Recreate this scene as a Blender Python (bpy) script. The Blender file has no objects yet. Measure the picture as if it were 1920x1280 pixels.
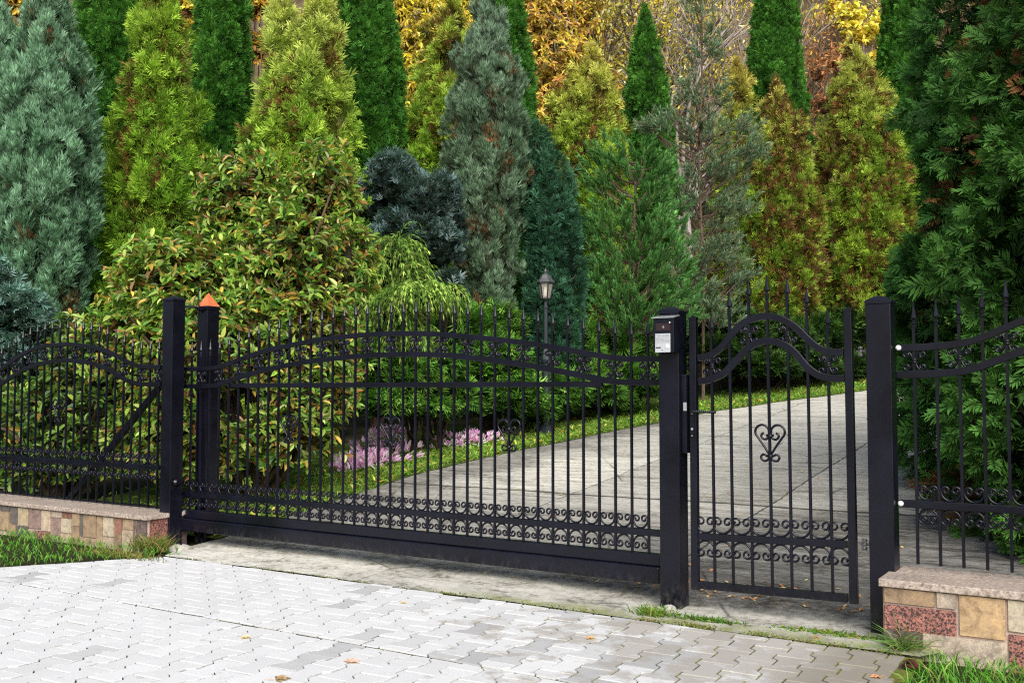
import bpy, math, random
import numpy as np

rng = np.random.default_rng(11)
random.seed(5)
SC = bpy.context.scene
COL = SC.collection
F = 1867.0
CAM = np.array([0.0, -6.0, 1.40])
PITCH = math.atan(90.0 / F)
HEAD = math.radians(32.25)
FWD_H = np.array([-math.sin(HEAD), math.cos(HEAD), 0.0])
RIGHT = np.array([math.cos(HEAD), math.sin(HEAD), 0.0])
UPZ = np.array([0.0, 0.0, 1.0])
FWD = FWD_H * math.cos(PITCH) + UPZ * math.sin(PITCH)
UPV = -FWD_H * math.sin(PITCH) + UPZ * math.cos(PITCH)


# ------------------------------------------------------------------ survey helpers
def ray(px, py):
    return FWD + RIGHT * ((px - 960.0) / F) + UPV * ((640.0 - py) / F)


def on_y(px, py, Y):
    d = ray(px, py)
    return CAM + d * ((Y - CAM[1]) / d[1])


def at_depth(px, py, Z):
    d = ray(px, py)
    return CAM + d * (Z / float(d @ FWD_H))


def slope(Y):
    """height of the ground: flat forecourt, drive climbing, hill at the back"""
    Y = np.asarray(Y, float)
    a = 0.1 * np.where(Y > 0, Y * Y / (Y + 0.25), 0.0)
    h = np.clip(Y - 15.0, 0, None)
    return a + 1.0 * h * h / (h + 9.0)


def on_ground(px, py):
    d = ray(px, py)
    t0, t1 = 1.0, 80.0
    f = lambda t: (CAM + d * t)[2] - float(slope((CAM + d * t)[1]))
    t = 1.0
    while t < 80 and f(t) > 0:
        t += 0.05
    t0, t1 = t - 0.05, t
    for _ in range(30):
        m = 0.5 * (t0 + t1)
        if f(m) > 0:
            t0 = m
        else:
            t1 = m
    return CAM + d * t0


# ------------------------------------------------------------------ mesh helpers
ORG = {}


class MB:
    def __init__(self):
        self.V, self.F, self.C, self.n = [], [], [], 0

    def add(self, v, f, c=(1, 1, 1)):
        v = np.asarray(v, np.float32).reshape(-1, 3)
        if not len(v):
            return
        c = np.asarray(c, np.float32)
        if c.ndim == 1:
            c = np.tile(c, (len(v), 1))
        if c.shape[1] == 3:
            c = np.concatenate([c, np.ones((len(c), 1), np.float32)], 1)
        groups = {}
        if isinstance(f, np.ndarray):
            groups[f.shape[1]] = f
        else:
            for q in f:
                groups.setdefault(len(q), []).append(q)
        for k, a in groups.items():
            self.F.append(np.asarray(a, np.int32).reshape(-1, k) + self.n)
        self.V.append(v)
        self.C.append(c)
        self.n += len(v)

    def mesh(self, name, org, smooth=False, mat=None):
        V = np.concatenate(self.V) - np.asarray(org, np.float32)
        C = np.concatenate(self.C)
        me = bpy.data.meshes.new(name)
        me.vertices.add(len(V))
        me.vertices.foreach_set('co', V.astype(np.float32).ravel())
        idx = np.concatenate([a.ravel() for a in self.F])
        tot = np.concatenate([np.full(len(a), a.shape[1], np.int32) for a in self.F])
        st = np.concatenate([[0], np.cumsum(tot)[:-1]]).astype(np.int32)
        me.loops.add(len(idx))
        me.loops.foreach_set('vertex_index', idx)
        me.polygons.add(len(tot))
        me.polygons.foreach_set('loop_start', st)
        me.polygons.foreach_set('loop_total', tot)
        me.polygons.foreach_set('use_smooth', np.full(len(tot), bool(smooth)))
        at = me.attributes.new('Col', 'FLOAT_COLOR', 'POINT')
        at.data.foreach_set('color', C.astype(np.float32).ravel())
        me.update(calc_edges=True)
        me.validate()
        if mat:
            me.materials.append(mat)
        return me

    def build(self, name, mat, parent=None, origin=None, smooth=False, bevel=0):
        if parent is not None:
            org = ORG[parent.name]
        else:
            org = np.asarray(origin if origin is not None else (0, 0, 0), float)
        o = bpy.data.objects.new(name, self.mesh(name, org, smooth, mat))
        COL.objects.link(o)
        if parent is not None:
            o.parent = parent
        else:
            o.location = org
        ORG[o.name] = org
        if bevel:
            m = o.modifiers.new('bevel', 'BEVEL')
            m.width = bevel
            m.segments = 2
            m.limit_method = 'ANGLE'
            m.angle_limit = 0.6
        return o


def empty(name, loc, label, cat, group=None):
    o = bpy.data.objects.new(name, None)
    COL.objects.link(o)
    o.location = loc
    o.empty_display_size = 0.1
    ORG[o.name] = np.asarray(loc, float)
    return tag(o, label, cat, group)


def tag(o, label, cat, group=None, kind=None):
    o['label'] = label
    o['category'] = cat
    if group:
        o['group'] = group
    if kind:
        o['kind'] = kind
    return o


def structure(o):
    o['kind'] = 'structure'
    return o


def place(name, mesh, parent, loc):
    """a part that shares mesh data; the mesh is drawn around its own origin"""
    o = bpy.data.objects.new(name, mesh)
    COL.objects.link(o)
    o.parent = parent
    o.location = np.asarray(loc, float) - ORG[parent.name]
    ORG[o.name] = np.asarray(loc, float)
    return o


BOXF = [(0, 1, 3, 2), (4, 6, 7, 5), (0, 4, 5, 1), (2, 3, 7, 6), (0, 2, 6, 4), (1, 5, 7, 3)]


def box(mb, lo, hi, c=(1, 1, 1)):
    v = [(x, y, z) for x in (lo[0], hi[0]) for y in (lo[1], hi[1]) for z in (lo[2], hi[2])]
    mb.add(v, BOXF, c)


def pathbar(mb, pts, h, t, c=(1, 1, 1), y=None, closed=False):
    """flat bar following 2-D points (x, z) in a vertical plane; h = height, t = thickness along Y"""
    p = np.asarray(pts, float)
    if p.shape[1] == 2:
        p = np.stack([p[:, 0], np.full(len(p), y), p[:, 1]], 1)
    d = np.gradient(p, axis=0)
    d[:, 1] = 0
    d /= np.linalg.norm(d, axis=1)[:, None] + 1e-9
    nrm = np.stack([-d[:, 2], np.zeros(len(p)), d[:, 0]], 1)
    ty = np.array([0, t / 2, 0])
    a = p + nrm * h / 2 - ty
    b = p + nrm * h / 2 + ty
    cc = p - nrm * h / 2 + ty
    e = p - nrm * h / 2 - ty
    V = np.stack([a, b, cc, e], 1).reshape(-1, 3)
    fs = []
    n = len(p)
    for i in range(n - 1):
        for k in range(4):
            fs.append((i * 4 + k, i * 4 + (k + 1) % 4, (i + 1) * 4 + (k + 1) % 4, (i + 1) * 4 + k))
    fs.append((0, 3, 2, 1))
    m = (n - 1) * 4
    fs.append((m, m + 1, m + 2, m + 3))
    mb.add(V, fs, c)


def tube(mb, pts, rad, n=6, c=(1, 1, 1)):
    p = np.asarray(pts, float)
    r = np.broadcast_to(np.asarray(rad, float), (len(p),))
    d = np.gradient(p, axis=0)
    d /= np.linalg.norm(d, axis=1)[:, None] + 1e-9
    ref = np.array([0.31, 0.2, 0.93]) if abs(d[0, 2]) < 0.9 else np.array([1.0, 0.1, 0.0])
    s = np.cross(d, ref)
    s /= np.linalg.norm(s, axis=1)[:, None] + 1e-9
    u = np.cross(s, d)
    a = np.linspace(0, 2 * math.pi, n, endpoint=False)
    V = p[:, None] + r[:, None, None] * (s[:, None] * np.cos(a)[None, :, None] + u[:, None] * np.sin(a)[None, :, None])
    fs = []
    for i in range(len(p) - 1):
        for k in range(n):
            fs.append((i * n + k, i * n + (k + 1) % n, (i + 1) * n + (k + 1) % n, (i + 1) * n + k))
    fs.append(tuple(range(n - 1, -1, -1)))
    fs.append(tuple((len(p) - 1) * n + k for k in range(n)))
    mb.add(V.reshape(-1, 3), fs, c)


def lathe(mb, prof, ctr, n=8, c=(1, 1, 1), rot=0.0):
    a = np.linspace(0, 2 * math.pi, n, endpoint=False) + rot
    V = []
    for r, z in prof:
        V += [(ctr[0] + r * math.cos(t), ctr[1] + r * math.sin(t), ctr[2] + z) for t in a]
    fs = []
    for i in range(len(prof) - 1):
        for k in range(n):
            fs.append((i * n + k, i * n + (k + 1) % n, (i + 1) * n + (k + 1) % n, (i + 1) * n + k))
    fs.append(tuple(range(n - 1, -1, -1)))
    fs.append(tuple((len(prof) - 1) * n + k for k in range(n)))
    mb.add(V, fs, c)


def unit(v):
    return v / (np.linalg.norm(v, axis=-1, keepdims=True) + 1e-9)


def resample(pts, n):
    p = np.asarray(pts, float)
    # centripetal-ish smoothing by Catmull-Rom through the points, on even arc length
    q = []
    P = np.vstack([2 * p[0] - p[1], p, 2 * p[-1] - p[-2]])
    for i in range(1, len(P) - 2):
        for t in np.linspace(0, 1, 12, endpoint=False):
            a, b, c, d = P[i - 1], P[i], P[i + 1], P[i + 2]
            q.append(0.5 * (2 * b + (c - a) * t + (2 * a - 5 * b + 4 * c - d) * t * t + (3 * b - a - 3 * c + d) * t ** 3))
    q.append(p[-1])
    q = np.array(q)
    s = np.concatenate([[0], np.cumsum(np.linalg.norm(np.diff(q, axis=0), axis=1))])
    u = np.linspace(0, s[-1], n)
    return np.stack([np.interp(u, s, q[:, k]) for k in range(p.shape[1])], 1)


# ------------------------------------------------------------------ materials
def new_mat(name):
    m = bpy.data.materials.new(name)
    m.use_nodes = True
    nt = m.node_tree
    nt.nodes.clear()
    out = nt.nodes.new('ShaderNodeOutputMaterial')
    return m, nt, out


class G:
    """tiny node-graph helper"""

    def __init__(self, nt):
        self.nt = nt

    def n(self, t, **kw):
        nd = self.nt.nodes.new('ShaderNode' + t)
        for k, v in kw.items():
            if k.startswith('i_'):
                key = k[2:]
                key = int(key) if key.isdigit() else key.replace('_', ' ')
                if isinstance(v, bpy.types.NodeSocket):
                    self.nt.links.new(v, nd.inputs[key])
                else:
                    nd.inputs[key].default_value = v
            else:
                setattr(nd, k, v)
        return nd

    def math(self, op, a, b=0.0, clamp=False):
        return self.n('Math', operation=op, use_clamp=clamp, i_0=a, i_1=b).outputs[0]

    def mix(self, f, a, b, mode='MIX'):
        nd = self.n('Mix', data_type='RGBA', blend_type=mode, clamp_factor=True)
        for key, v in ((0, f), (6, a), (7, b)):
            if isinstance(v, bpy.types.NodeSocket):
                self.nt.links.new(v, nd.inputs[key])
            else:
                nd.inputs[key].default_value = v if key == 0 else (tuple(v) + (1,) if len(v) == 3 else v)
        return nd.outputs[2]

    def ramp(self, f, stops):
        nd = self.n('ValToRGB')
        e = nd.color_ramp.elements
        while len(e) < len(stops):
            e.new(0.5)
        for q, (p, c) in zip(e, stops):
            q.position = p
            q.color = tuple(c) + (1,) if len(c) == 3 else c
        self.nt.links.new(f, nd.inputs[0])
        return nd.outputs[0]

    def smooth(self, v, a, b):
        nd = self.n('MapRange', interpolation_type='SMOOTHSTEP', i_1=a, i_2=b)
        self.nt.links.new(v, nd.inputs[0])
        return nd.outputs[0]

    def noise(self, vec, scale, detail=4, rough=0.6, dist=0.0):
        nd = self.n('TexNoise', i_Scale=scale, i_Detail=detail, i_Roughness=rough, i_Distortion=dist)
        if vec is not None:
            self.nt.links.new(vec, nd.inputs['Vector'])
        return nd.outputs[0]

    def pos(self, scale=(1, 1, 1)):
        g = self.n('NewGeometry')
        m = self.n('Mapping', i_Scale=scale)
        self.nt.links.new(g.outputs['Position'], m.inputs[0])
        return m.outputs[0]


def principled(g, out, col, rough=0.6, spec=0.4, metal=0.0, bump=None, bstr=0.3, bdist=0.01):
    p = g.n('BsdfPrincipled')
    for key, v in (('Base Color', col), ('Roughness', rough), ('Metallic', metal), ('Specular IOR Level', spec)):
        if isinstance(v, bpy.types.NodeSocket):
            g.nt.links.new(v, p.inputs[key])
        else:
            p.inputs[key].default_value = tuple(v) + (1,) if key == 'Base Color' and len(v) == 3 else v
    if bump is not None:
        b = g.n('Bump', i_Strength=bstr, i_Distance=bdist)
        g.nt.links.new(bump, b.inputs['Height'])
        g.nt.links.new(b.outputs[0], p.inputs['Normal'])
    g.nt.links.new(p.outputs[0], out.inputs[0])
    return p


def leaf_material(name, trans=0.25, rough=0.55, spec=0.3):
    m, nt, out = new_mat(name)
    g = G(nt)
    at = g.n('Attribute', attribute_name='Col')
    p = principled(g, out, at.outputs[0], rough, spec)
    t = g.n('BsdfTranslucent')
    nt.links.new(g.mix(1.0, at.outputs[0], (0.95, 1.2, 0.6), 'MULTIPLY'), t.inputs[0])
    mx = g.n('MixShader', i_0=trans)
    nt.links.new(p.outputs[0], mx.inputs[1])
    nt.links.new(t.outputs[0], mx.inputs[2])
    nt.links.new(mx.outputs[0], out.inputs[0])
    return m


M_NEEDLE = leaf_material('conifer_foliage', 0.18, 0.65, 0.12)
M_LEAF = leaf_material('broad_leaf', 0.3, 0.4, 0.45)
M_GRASS = leaf_material('grass_blade', 0.35, 0.55, 0.25)


def mat_paint():
    m, nt, out = new_mat('black_gloss_paint')
    g = G(nt)
    n1 = g.noise(g.pos(), 3.0, 5, 0.65)
    n2 = g.noise(g.pos(), 60.0, 3, 0.6)
    col = g.ramp(n1, [(0.35, (0.0025, 0.0026, 0.006)), (0.75, (0.0055, 0.0056, 0.014))])
    dust = g.smooth(n2, 0.66, 0.78)
    col = g.mix(g.math('MULTIPLY', dust, 0.22), col, (0.04, 0.04, 0.045))
    sz = g.n('SeparateXYZ')
    nt.links.new(g.n('NewGeometry').outputs['Position'], sz.inputs[0])
    foot = g.math('MULTIPLY', g.math('SUBTRACT', 1.0, g.smooth(sz.outputs[2], 0.0, 0.22)), g.smooth(g.noise(g.pos((1, 1, 0.6)), 26.0, 5, 0.7), 0.42, 0.68))
    col = g.mix(g.math('MULTIPLY', foot, 0.5), col, (0.085, 0.08, 0.07))
    scr = g.smooth(g.noise(g.pos((14, 14, 1.5)), 5.0, 4, 0.7), 0.68, 0.74)
    col = g.mix(g.math('MULTIPLY', scr, 0.12), col, (0.12, 0.12, 0.13))
    ro = g.ramp(n1, [(0.3, (0.22,) * 3), (0.8, (0.40,) * 3)])
    principled(g, out, col, ro, 0.36, bump=n2, bstr=0.06, bdist=0.002)
    return m


M_PAINT = mat_paint()


def mat_bark():
    m, nt, out = new_mat('bark')
    g = G(nt)
    at = g.n('Attribute', attribute_name='Col')
    n1 = g.noise(g.pos((8, 8, 2)), 4.0, 5, 0.7)
    col = g.mix(1.0, at.outputs[0], g.ramp(n1, [(0.3, (0.5, 0.5, 0.5)), (0.75, (1.4, 1.35, 1.3))]), 'MULTIPLY')
    principled(g, out, col, 0.9, 0.15, bump=n1, bstr=0.6, bdist=0.02)
    return m


M_BARK = mat_bark()


def simple(name, col, rough=0.5, metal=0.0, spec=0.4, nscale=30.0, var=0.25):
    m, nt, out = new_mat(name)
    g = G(nt)
    n1 = g.noise(g.pos(), nscale, 4, 0.6)
    lo = tuple(c * (1 - var) for c in col)
    hi = tuple(min(1, c * (1 + var)) for c in col)
    c = g.ramp(n1, [(0.3, lo), (0.7, hi)])
    principled(g, out, c, rough, spec, metal, bump=n1, bstr=0.08, bdist=0.003)
    return m


M_SILVER = simple('brushed_aluminium', (0.62, 0.64, 0.66), 0.42, 0.55, 0.5, 90, 0.1)
M_WHITE = simple('white_plastic', (0.75, 0.76, 0.76), 0.4, 0, 0.5, 40, 0.05)
M_DARKGLASS = simple('dark_glass', (0.02, 0.008, 0.012), 0.12, 0, 0.6, 20, 0.3)
M_COPPER = simple('copper_sheet', (0.80, 0.22, 0.08), 0.3, 0.3, 0.5, 14, 0.25)
M_STEEL = simple('zinc_steel', (0.55, 0.56, 0.57), 0.35, 0.7, 0.5, 60, 0.15)
M_LAMP = simple('grey_green_cast_iron', (0.016, 0.022, 0.028), 0.45, 0.1, 0.5, 25, 0.3)
M_CANDLE = simple('frosted_bulb', (0.8, 0.75, 0.62), 0.5, 0, 0.4, 20, 0.05)


def mat_glass():
    m, nt, out = new_mat('smoked_lamp_glass')
    g = G(nt)
    p = principled(g, out, (0.55, 0.5, 0.42), 0.12, 0.5)
    p.inputs['Alpha'].default_value = 0.38
    return m


M_GLASS = mat_glass()


def mat_drive():
    m, nt, out = new_mat('weathered_concrete')
    g = G(nt)
    sep = g.n('SeparateXYZ')
    nt.links.new(g.n('NewGeometry').outputs['Position'], sep.inputs[0])
    X, Y = sep.outputs[0], sep.outputs[1]
    stA = g.noise(g.pos((1.0, 7.0, 1)), 1.7, 8, 0.75, 0.4)
    stB = g.noise(g.pos((1.0, 1.3, 1)), 2.6, 8, 0.72, 0.6)
    frontm = g.math('SUBTRACT', 1.0, g.smooth(Y, 0.1, 1.4))
    streak = g.math('ADD', g.math('MULTIPLY', stA, g.math('SUBTRACT', 1.0, frontm)), g.math('MULTIPLY', stB, frontm))
    fA = g.noise(g.pos((2.0, 7.0, 1)), 7.0, 6, 0.75)
    fB = g.noise(g.pos(), 17.0, 6, 0.75)
    fine = g.math('ADD', g.math('MULTIPLY', fA, g.math('SUBTRACT', 1.0, frontm)), g.math('MULTIPLY', fB, frontm))
    grit = g.noise(g.pos(), 120.0, 3, 0.7)
    big = g.noise(g.pos((0.6, 1.0, 1)), 0.9, 4, 0.6)
    v = g.math('ADD', g.math('MULTIPLY', streak, 0.55), g.math('MULTIPLY', fine, 0.45))
    light = g.ramp(v, [(0.38, (0.12, 0.11, 0.085)), (0.43, (0.30, 0.288, 0.245)), (0.48, (0.49, 0.475, 0.42)), (0.58, (0.66, 0.64, 0.58))])
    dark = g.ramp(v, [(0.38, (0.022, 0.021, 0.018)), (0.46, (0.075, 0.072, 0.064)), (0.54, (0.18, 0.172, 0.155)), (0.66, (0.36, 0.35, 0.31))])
    # dirt and painted thuja shade: near the gate and along the right side
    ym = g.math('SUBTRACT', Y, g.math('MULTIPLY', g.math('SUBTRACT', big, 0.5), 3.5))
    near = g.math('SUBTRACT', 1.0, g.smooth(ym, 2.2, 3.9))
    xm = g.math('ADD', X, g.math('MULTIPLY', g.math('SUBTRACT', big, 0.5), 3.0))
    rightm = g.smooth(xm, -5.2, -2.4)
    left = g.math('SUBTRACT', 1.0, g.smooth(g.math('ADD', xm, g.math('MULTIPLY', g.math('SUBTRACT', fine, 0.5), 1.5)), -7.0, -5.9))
    dirt_shade = g.math('MAXIMUM', g.math('MULTIPLY', g.math('MULTIPLY', near, rightm), 0.95), g.math('MULTIPLY', rightm, 0.45))
    dirt_shade = g.math('MAXIMUM', dirt_shade, g.math('MULTIPLY', left, 0.8))
    dirt_shade = g.math('MAXIMUM', dirt_shade, g.math('MULTIPLY', near, 0.5))
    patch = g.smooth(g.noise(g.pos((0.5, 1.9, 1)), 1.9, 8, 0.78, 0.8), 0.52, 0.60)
    dirt_shade = g.math('MAXIMUM', dirt_shade, g.math('MULTIPLY', patch, g.math('ADD', 0.28, g.math('MULTIPLY', near, 0.6))))
    slab = g.n('TexWhiteNoise', noise_dimensions='2D')
    sv = g.n('CombineXYZ', i_0=g.math('FLOOR', g.math('ADD', g.math('MULTIPLY', X, 0.476), 0.43)), i_1=g.math('FLOOR', g.math('ADD', g.math('MULTIPLY', Y, 0.444), 0.55)))
    nt.links.new(sv.outputs[0], slab.inputs['Vector'])
    light = g.mix(1.0, light, g.ramp(slab.outputs[0], [(0.0, (0.78, 0.78, 0.77)), (1.0, (1.1, 1.1, 1.08))]), 'MULTIPLY')
    # the strip outside the gate stays pale
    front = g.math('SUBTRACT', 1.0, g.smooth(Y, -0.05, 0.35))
    dirt_shade = g.math('MULTIPLY', dirt_shade, g.math('SUBTRACT', 1.0, g.math('MULTIPLY', front, 0.72)))
    col = g.mix(dirt_shade, light, dark)
    # pale aggregate
    gr = g.smooth(grit, 0.64, 0.72)
    col = g.mix(g.math('MULTIPLY', gr, 0.5), col, (0.55, 0.54, 0.5))
    gd = g.smooth(g.noise(g.pos(), 75.0, 3, 0.7), 0.6, 0.7)
    col = g.mix(g.math('MULTIPLY', gd, 0.45), col, (0.08, 0.078, 0.07))
    # joints
    wob = g.math('MULTIPLY', g.math('SUBTRACT', g.noise(g.pos(), 2.5, 5, 0.7), 0.5), 0.10)
    jm = None
    for ax, q, w in ((Y, 3.25, 0.028), (Y, 5.7, 0.008), (Y, 7.6, 0.010), (Y, 9.9, 0.012), (Y, 12.3, 0.014), (X, -3.0, 0.010), (X, -5.1, 0.006)):
        d = g.math('ABSOLUTE', g.math('SUBTRACT', g.math('ADD', ax, wob), q))
        k = g.math('SUBTRACT', 1.0, g.smooth(d, w * 0.5, w * 1.5))
        if ax is X:
            k = g.math('MULTIPLY', k, g.smooth(Y, 0.5, 1.2))
        jm = k if jm is None else g.math('MAXIMUM', jm, k)
    cv = g.n('TexVoronoi', feature='DISTANCE_TO_EDGE', i_Scale=0.55)
    nt.links.new(g.mix(0.12, g.pos(), g.n('TexNoise', i_Scale=1.8, i_Detail=6.0).outputs[1]), cv.inputs['Vector'])
    crack = g.math('MULTIPLY', g.math('SUBTRACT', 1.0, g.smooth(cv.outputs[0], 0.002, 0.008)), g.smooth(big, 0.45, 0.6))
    jm = g.math('MAXIMUM', jm, g.math('MULTIPLY', crack, 0.7))
    moss = g.noise(g.pos(), 3.2, 4, 0.6)
    jcol = g.mix(g.smooth(moss, 0.58, 0.7), (0.03, 0.028, 0.024), (0.12, 0.15, 0.015))
    col = g.mix(g.math('MULTIPLY', jm, 0.9), col, jcol)
    # moss and dirt along the front edge
    e = g.math('SUBTRACT', 1.0, g.smooth(g.math('ADD', Y, g.math('MULTIPLY', g.math('SUBTRACT', moss, 0.5), 0.5)), -0.38, -0.12))
    e = g.math('MULTIPLY', e, g.smooth(g.math('ADD', X, g.math('MULTIPLY', moss, 2.0)), -3.6, -2.4))
    e = g.math('MULTIPLY', e, g.smooth(fine, 0.38, 0.55))
    mcol = g.ramp(fine, [(0.3, (0.06, 0.07, 0.02)), (0.65, (0.25, 0.30, 0.05))])
    col = g.mix(g.math('MULTIPLY', e, 0.85), col, mcol)
    h = g.math('ADD', g.math('MULTIPLY', v, 0.6), g.math('SUBTRACT', g.math('MULTIPLY', grit, 0.5), g.math('MULTIPLY', jm, 1.0)))
    principled(g, out, col, 0.85, 0.25, bump=h, bstr=0.5, bdist=0.012)
    return m


def mat_paver():
    m, nt, out = new_mat('concrete_paver')
    g = G(nt)
    at = g.n('Attribute', attribute_name='Col')
    sep = g.n('SeparateXYZ')
    nt.links.new(g.n('NewGeometry').outputs['Position'], sep.inputs[0])
    X, Y = sep.outputs[0], sep.outputs[1]
    n1 = g.noise(g.pos(), 4.5, 6, 0.65)
    n2 = g.noise(g.pos(), 1.3, 3, 0.55)
    gr = g.noise(g.pos(), 140.0, 3, 0.7)
    col = g.mix(1.0, at.outputs[0], g.ramp(gr, [(0.25, (0.84, 0.84, 0.84)), (0.7, (1.06, 1.06, 1.06))]), 'MULTIPLY')
    col = g.mix(1.0, col, g.ramp(n1, [(0.3, (0.93, 0.93, 0.92)), (0.7, (1.03, 1.03, 1.03))]), 'MULTIPLY')
    zone = g.math('MULTIPLY', g.smooth(g.math('ADD', X, g.math('MULTIPLY', n2, 2.2)), -3.3, -0.6), g.smooth(g.math('ADD', Y, g.math('MULTIPLY', n2, 1.2)), -1.9, -0.2))
    st = g.math('ADD', n1, g.math('MULTIPLY', zone, 0.26))
    stain = g.smooth(st, 0.60, 0.74)
    col = g.mix(g.math('MULTIPLY', stain, 0.72), col, (0.30, 0.275, 0.235))
    edge = g.math('MULTIPLY', g.smooth(X, -1.75, -1.25), 0.75)
    col = g.mix(edge, col, (0.20, 0.175, 0.135))
    principled(g, out, col, 0.8, 0.25, bump=gr, bstr=0.2, bdist=0.004)
    return m


def mat_bed():
    m, nt, out = new_mat('joint_sand_and_moss')
    g = G(nt)
    sep = g.n('SeparateXYZ')
    nt.links.new(g.n('NewGeometry').outputs['Position'], sep.inputs[0])
    n1 = g.noise(g.pos(), 3.0, 4, 0.6)
    n2 = g.noise(g.pos(), 40.0, 3, 0.6)
    soil = g.ramp(n2, [(0.3, (0.03, 0.026, 0.018)), (0.7, (0.085, 0.075, 0.055))])
    moss = g.ramp(n2, [(0.3, (0.06, 0.075, 0.015)), (0.7, (0.2, 0.22, 0.05))])
    k = g.smooth(g.math('ADD', n1, g.math('MULTIPLY', g.smooth(sep.outputs[0], -4.0, -1.8), 0.16)), 0.55, 0.68)
    principled(g, out, g.mix(k, soil, moss), 0.95, 0.1, bump=n2, bstr=0.6)
    return m


def mat_soil(name, a, b, c, sc=1.6):
    m, nt, out = new_mat(name)
    g = G(nt)
    n1 = g.noise(g.pos(), sc, 6, 0.7)
    n2 = g.noise(g.pos(), 22.0, 5, 0.7)
    v = g.math('ADD', g.math('MULTIPLY', n1, 0.55), g.math('MULTIPLY', n2, 0.45))
    col = g.ramp(v, [(0.35, a), (0.5, b), (0.66, c)])
    principled(g, out, col, 0.95, 0.1, bump=n2, bstr=0.8, bdist=0.03)
    return m


def mat_stone():
    """polished and split stone tiles; Col = tile colour, alpha = how speckled"""
    m, nt, out = new_mat('mixed_stone_tile')
    g = G(nt)
    at = g.n('Attribute', attribute_name='Col')
    n1 = g.noise(g.pos(), 14.0, 6, 0.7, 0.6)
    n2 = g.noise(g.pos(), 85.0, 4, 0.65)
    vor = g.n('TexVoronoi', i_Scale=95.0)
    nt.links.new(g.mix(0.05, g.pos(), g.n('TexNoise', i_Scale=30.0).outputs[1]), vor.inputs['Vector'])
    base = g.mix(1.0, at.outputs[0], g.ramp(n1, [(0.28, (0.5, 0.46, 0.43)), (0.5, (1, 1, 1)), (0.72, (1.5, 1.4, 1.25))]), 'MULTIPLY')
    sp = g.smooth(g.noise(g.pos(), 82.0, 4, 0.65, 0.5), 0.45, 0.57)
    spk = g.mix(g.math('MULTIPLY', sp, at.outputs['Alpha']), base, (0.03, 0.026, 0.028))
    fl = g.smooth(n2, 0.60, 0.68)
    spk = g.mix(g.math('MULTIPLY', fl, 0.35), spk, g.mix(0.5, base, (0.5, 0.42, 0.34)))
    principled(g, out, spk, 0.5, 0.35, bump=g.math('ADD', n1, g.math('MULTIPLY', n2, 0.4)), bstr=0.5, bdist=0.006)
    return m


def mat_granite():
    m, nt, out = new_mat('pink_granite_coping')
    g = G(nt)
    n1 = g.noise(g.pos((1, 2.2, 1)), 38.0, 5, 0.75)
    n2 = g.noise(g.pos(), 110.0, 3, 0.6)
    n3 = g.noise(g.pos(), 3.0, 4, 0.6)
    col = g.ramp(n1, [(0.34, (0.11, 0.09, 0.08)), (0.44, (0.31, 0.24, 0.205)), (0.55, (0.44, 0.37, 0.32)), (0.68, (0.56, 0.51, 0.46))])
    col = g.mix(g.math('MULTIPLY', g.smooth(n2, 0.6, 0.68), 0.7), col, (0.06, 0.05, 0.05))
    col = g.mix(1.0, col, g.ramp(n3, [(0.3, (0.78, 0.78, 0.76)), (0.7, (1.1, 1.1, 1.08))]), 'MULTIPLY')
    principled(g, out, col, 0.5, 0.35, bump=n2, bstr=0.15, bdist=0.004)
    return m


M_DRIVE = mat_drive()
M_PAVER = mat_paver()
M_BED = mat_bed()
M_SOIL = mat_soil('garden_soil', (0.012, 0.012, 0.007), (0.03, 0.03, 0.014), (0.06, 0.06, 0.02))
M_LAWN = mat_soil('lawn_turf', (0.035, 0.055, 0.012), (0.07, 0.12, 0.02), (0.16, 0.20, 0.045), 2.5)
M_HILL = mat_soil('leaf_litter_hillside', (0.045, 0.035, 0.022), (0.10, 0.075, 0.045), (0.20, 0.15, 0.07), 0.7)
M_STONE = mat_stone()
M_GRANITE = mat_granite()
M_MORTAR = simple('pinkish_mortar', (0.50, 0.38, 0.33), 0.9, 0, 0.15, 60, 0.2)
M_ROCK = simple('grey_rock', (0.34, 0.33, 0.29), 0.9, 0, 0.2, 25, 0.35)
M_PETAL = leaf_material('lilac_petal', 0.4, 0.5, 0.2)

# ------------------------------------------------------------------ ground, drive, pavement
EDGE_L = np.array([(-0.40, -7.0), (0.0, -7.22), (1.0, -7.3), (2.42, -7.45), (3.77, -7.6), (4.76, -7.5), (6.08, -7.25), (7.5, -6.95),
                   (8.86, -6.6), (10.4, -6.25), (11.7, -5.7), (14.0, -4.5), (17.0, -2.6), (20.0, 0.0)])
EDGE_R = np.array([(-0.40, -1.02), (0.0, -0.8), (0.6, -0.5), (2.0, -0.5), (5.0, -0.7), (8.0, -0.4), (11.0, 0.5), (14.0, 2.0), (17.0, 4.2), (20.0, 6.5)])


def edge_l(Y):
    return np.interp(Y, EDGE_L[:, 0], EDGE_L[:, 1])


def edge_r(Y):
    return np.interp(Y, EDGE_R[:, 0], EDGE_R[:, 1])


def grid(mb, xs, ys, zf):
    X, Y = np.meshgrid(xs, ys)
    V = np.stack([X, Y, zf(X, Y)], -1).reshape(-1, 3)
    nx, ny = len(xs), len(ys)
    i = (np.arange(ny - 1)[:, None] * nx + np.arange(nx - 1)[None]).ravel()
    mb.add(V, np.stack([i, i + 1, i + nx + 1, i + nx], 1).astype(np.int32))


def gz(X, Y):
    return slope(Y) - 0.05 + np.clip(np.abs(X + 4) - 25, 0, None) * 0.0


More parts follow.
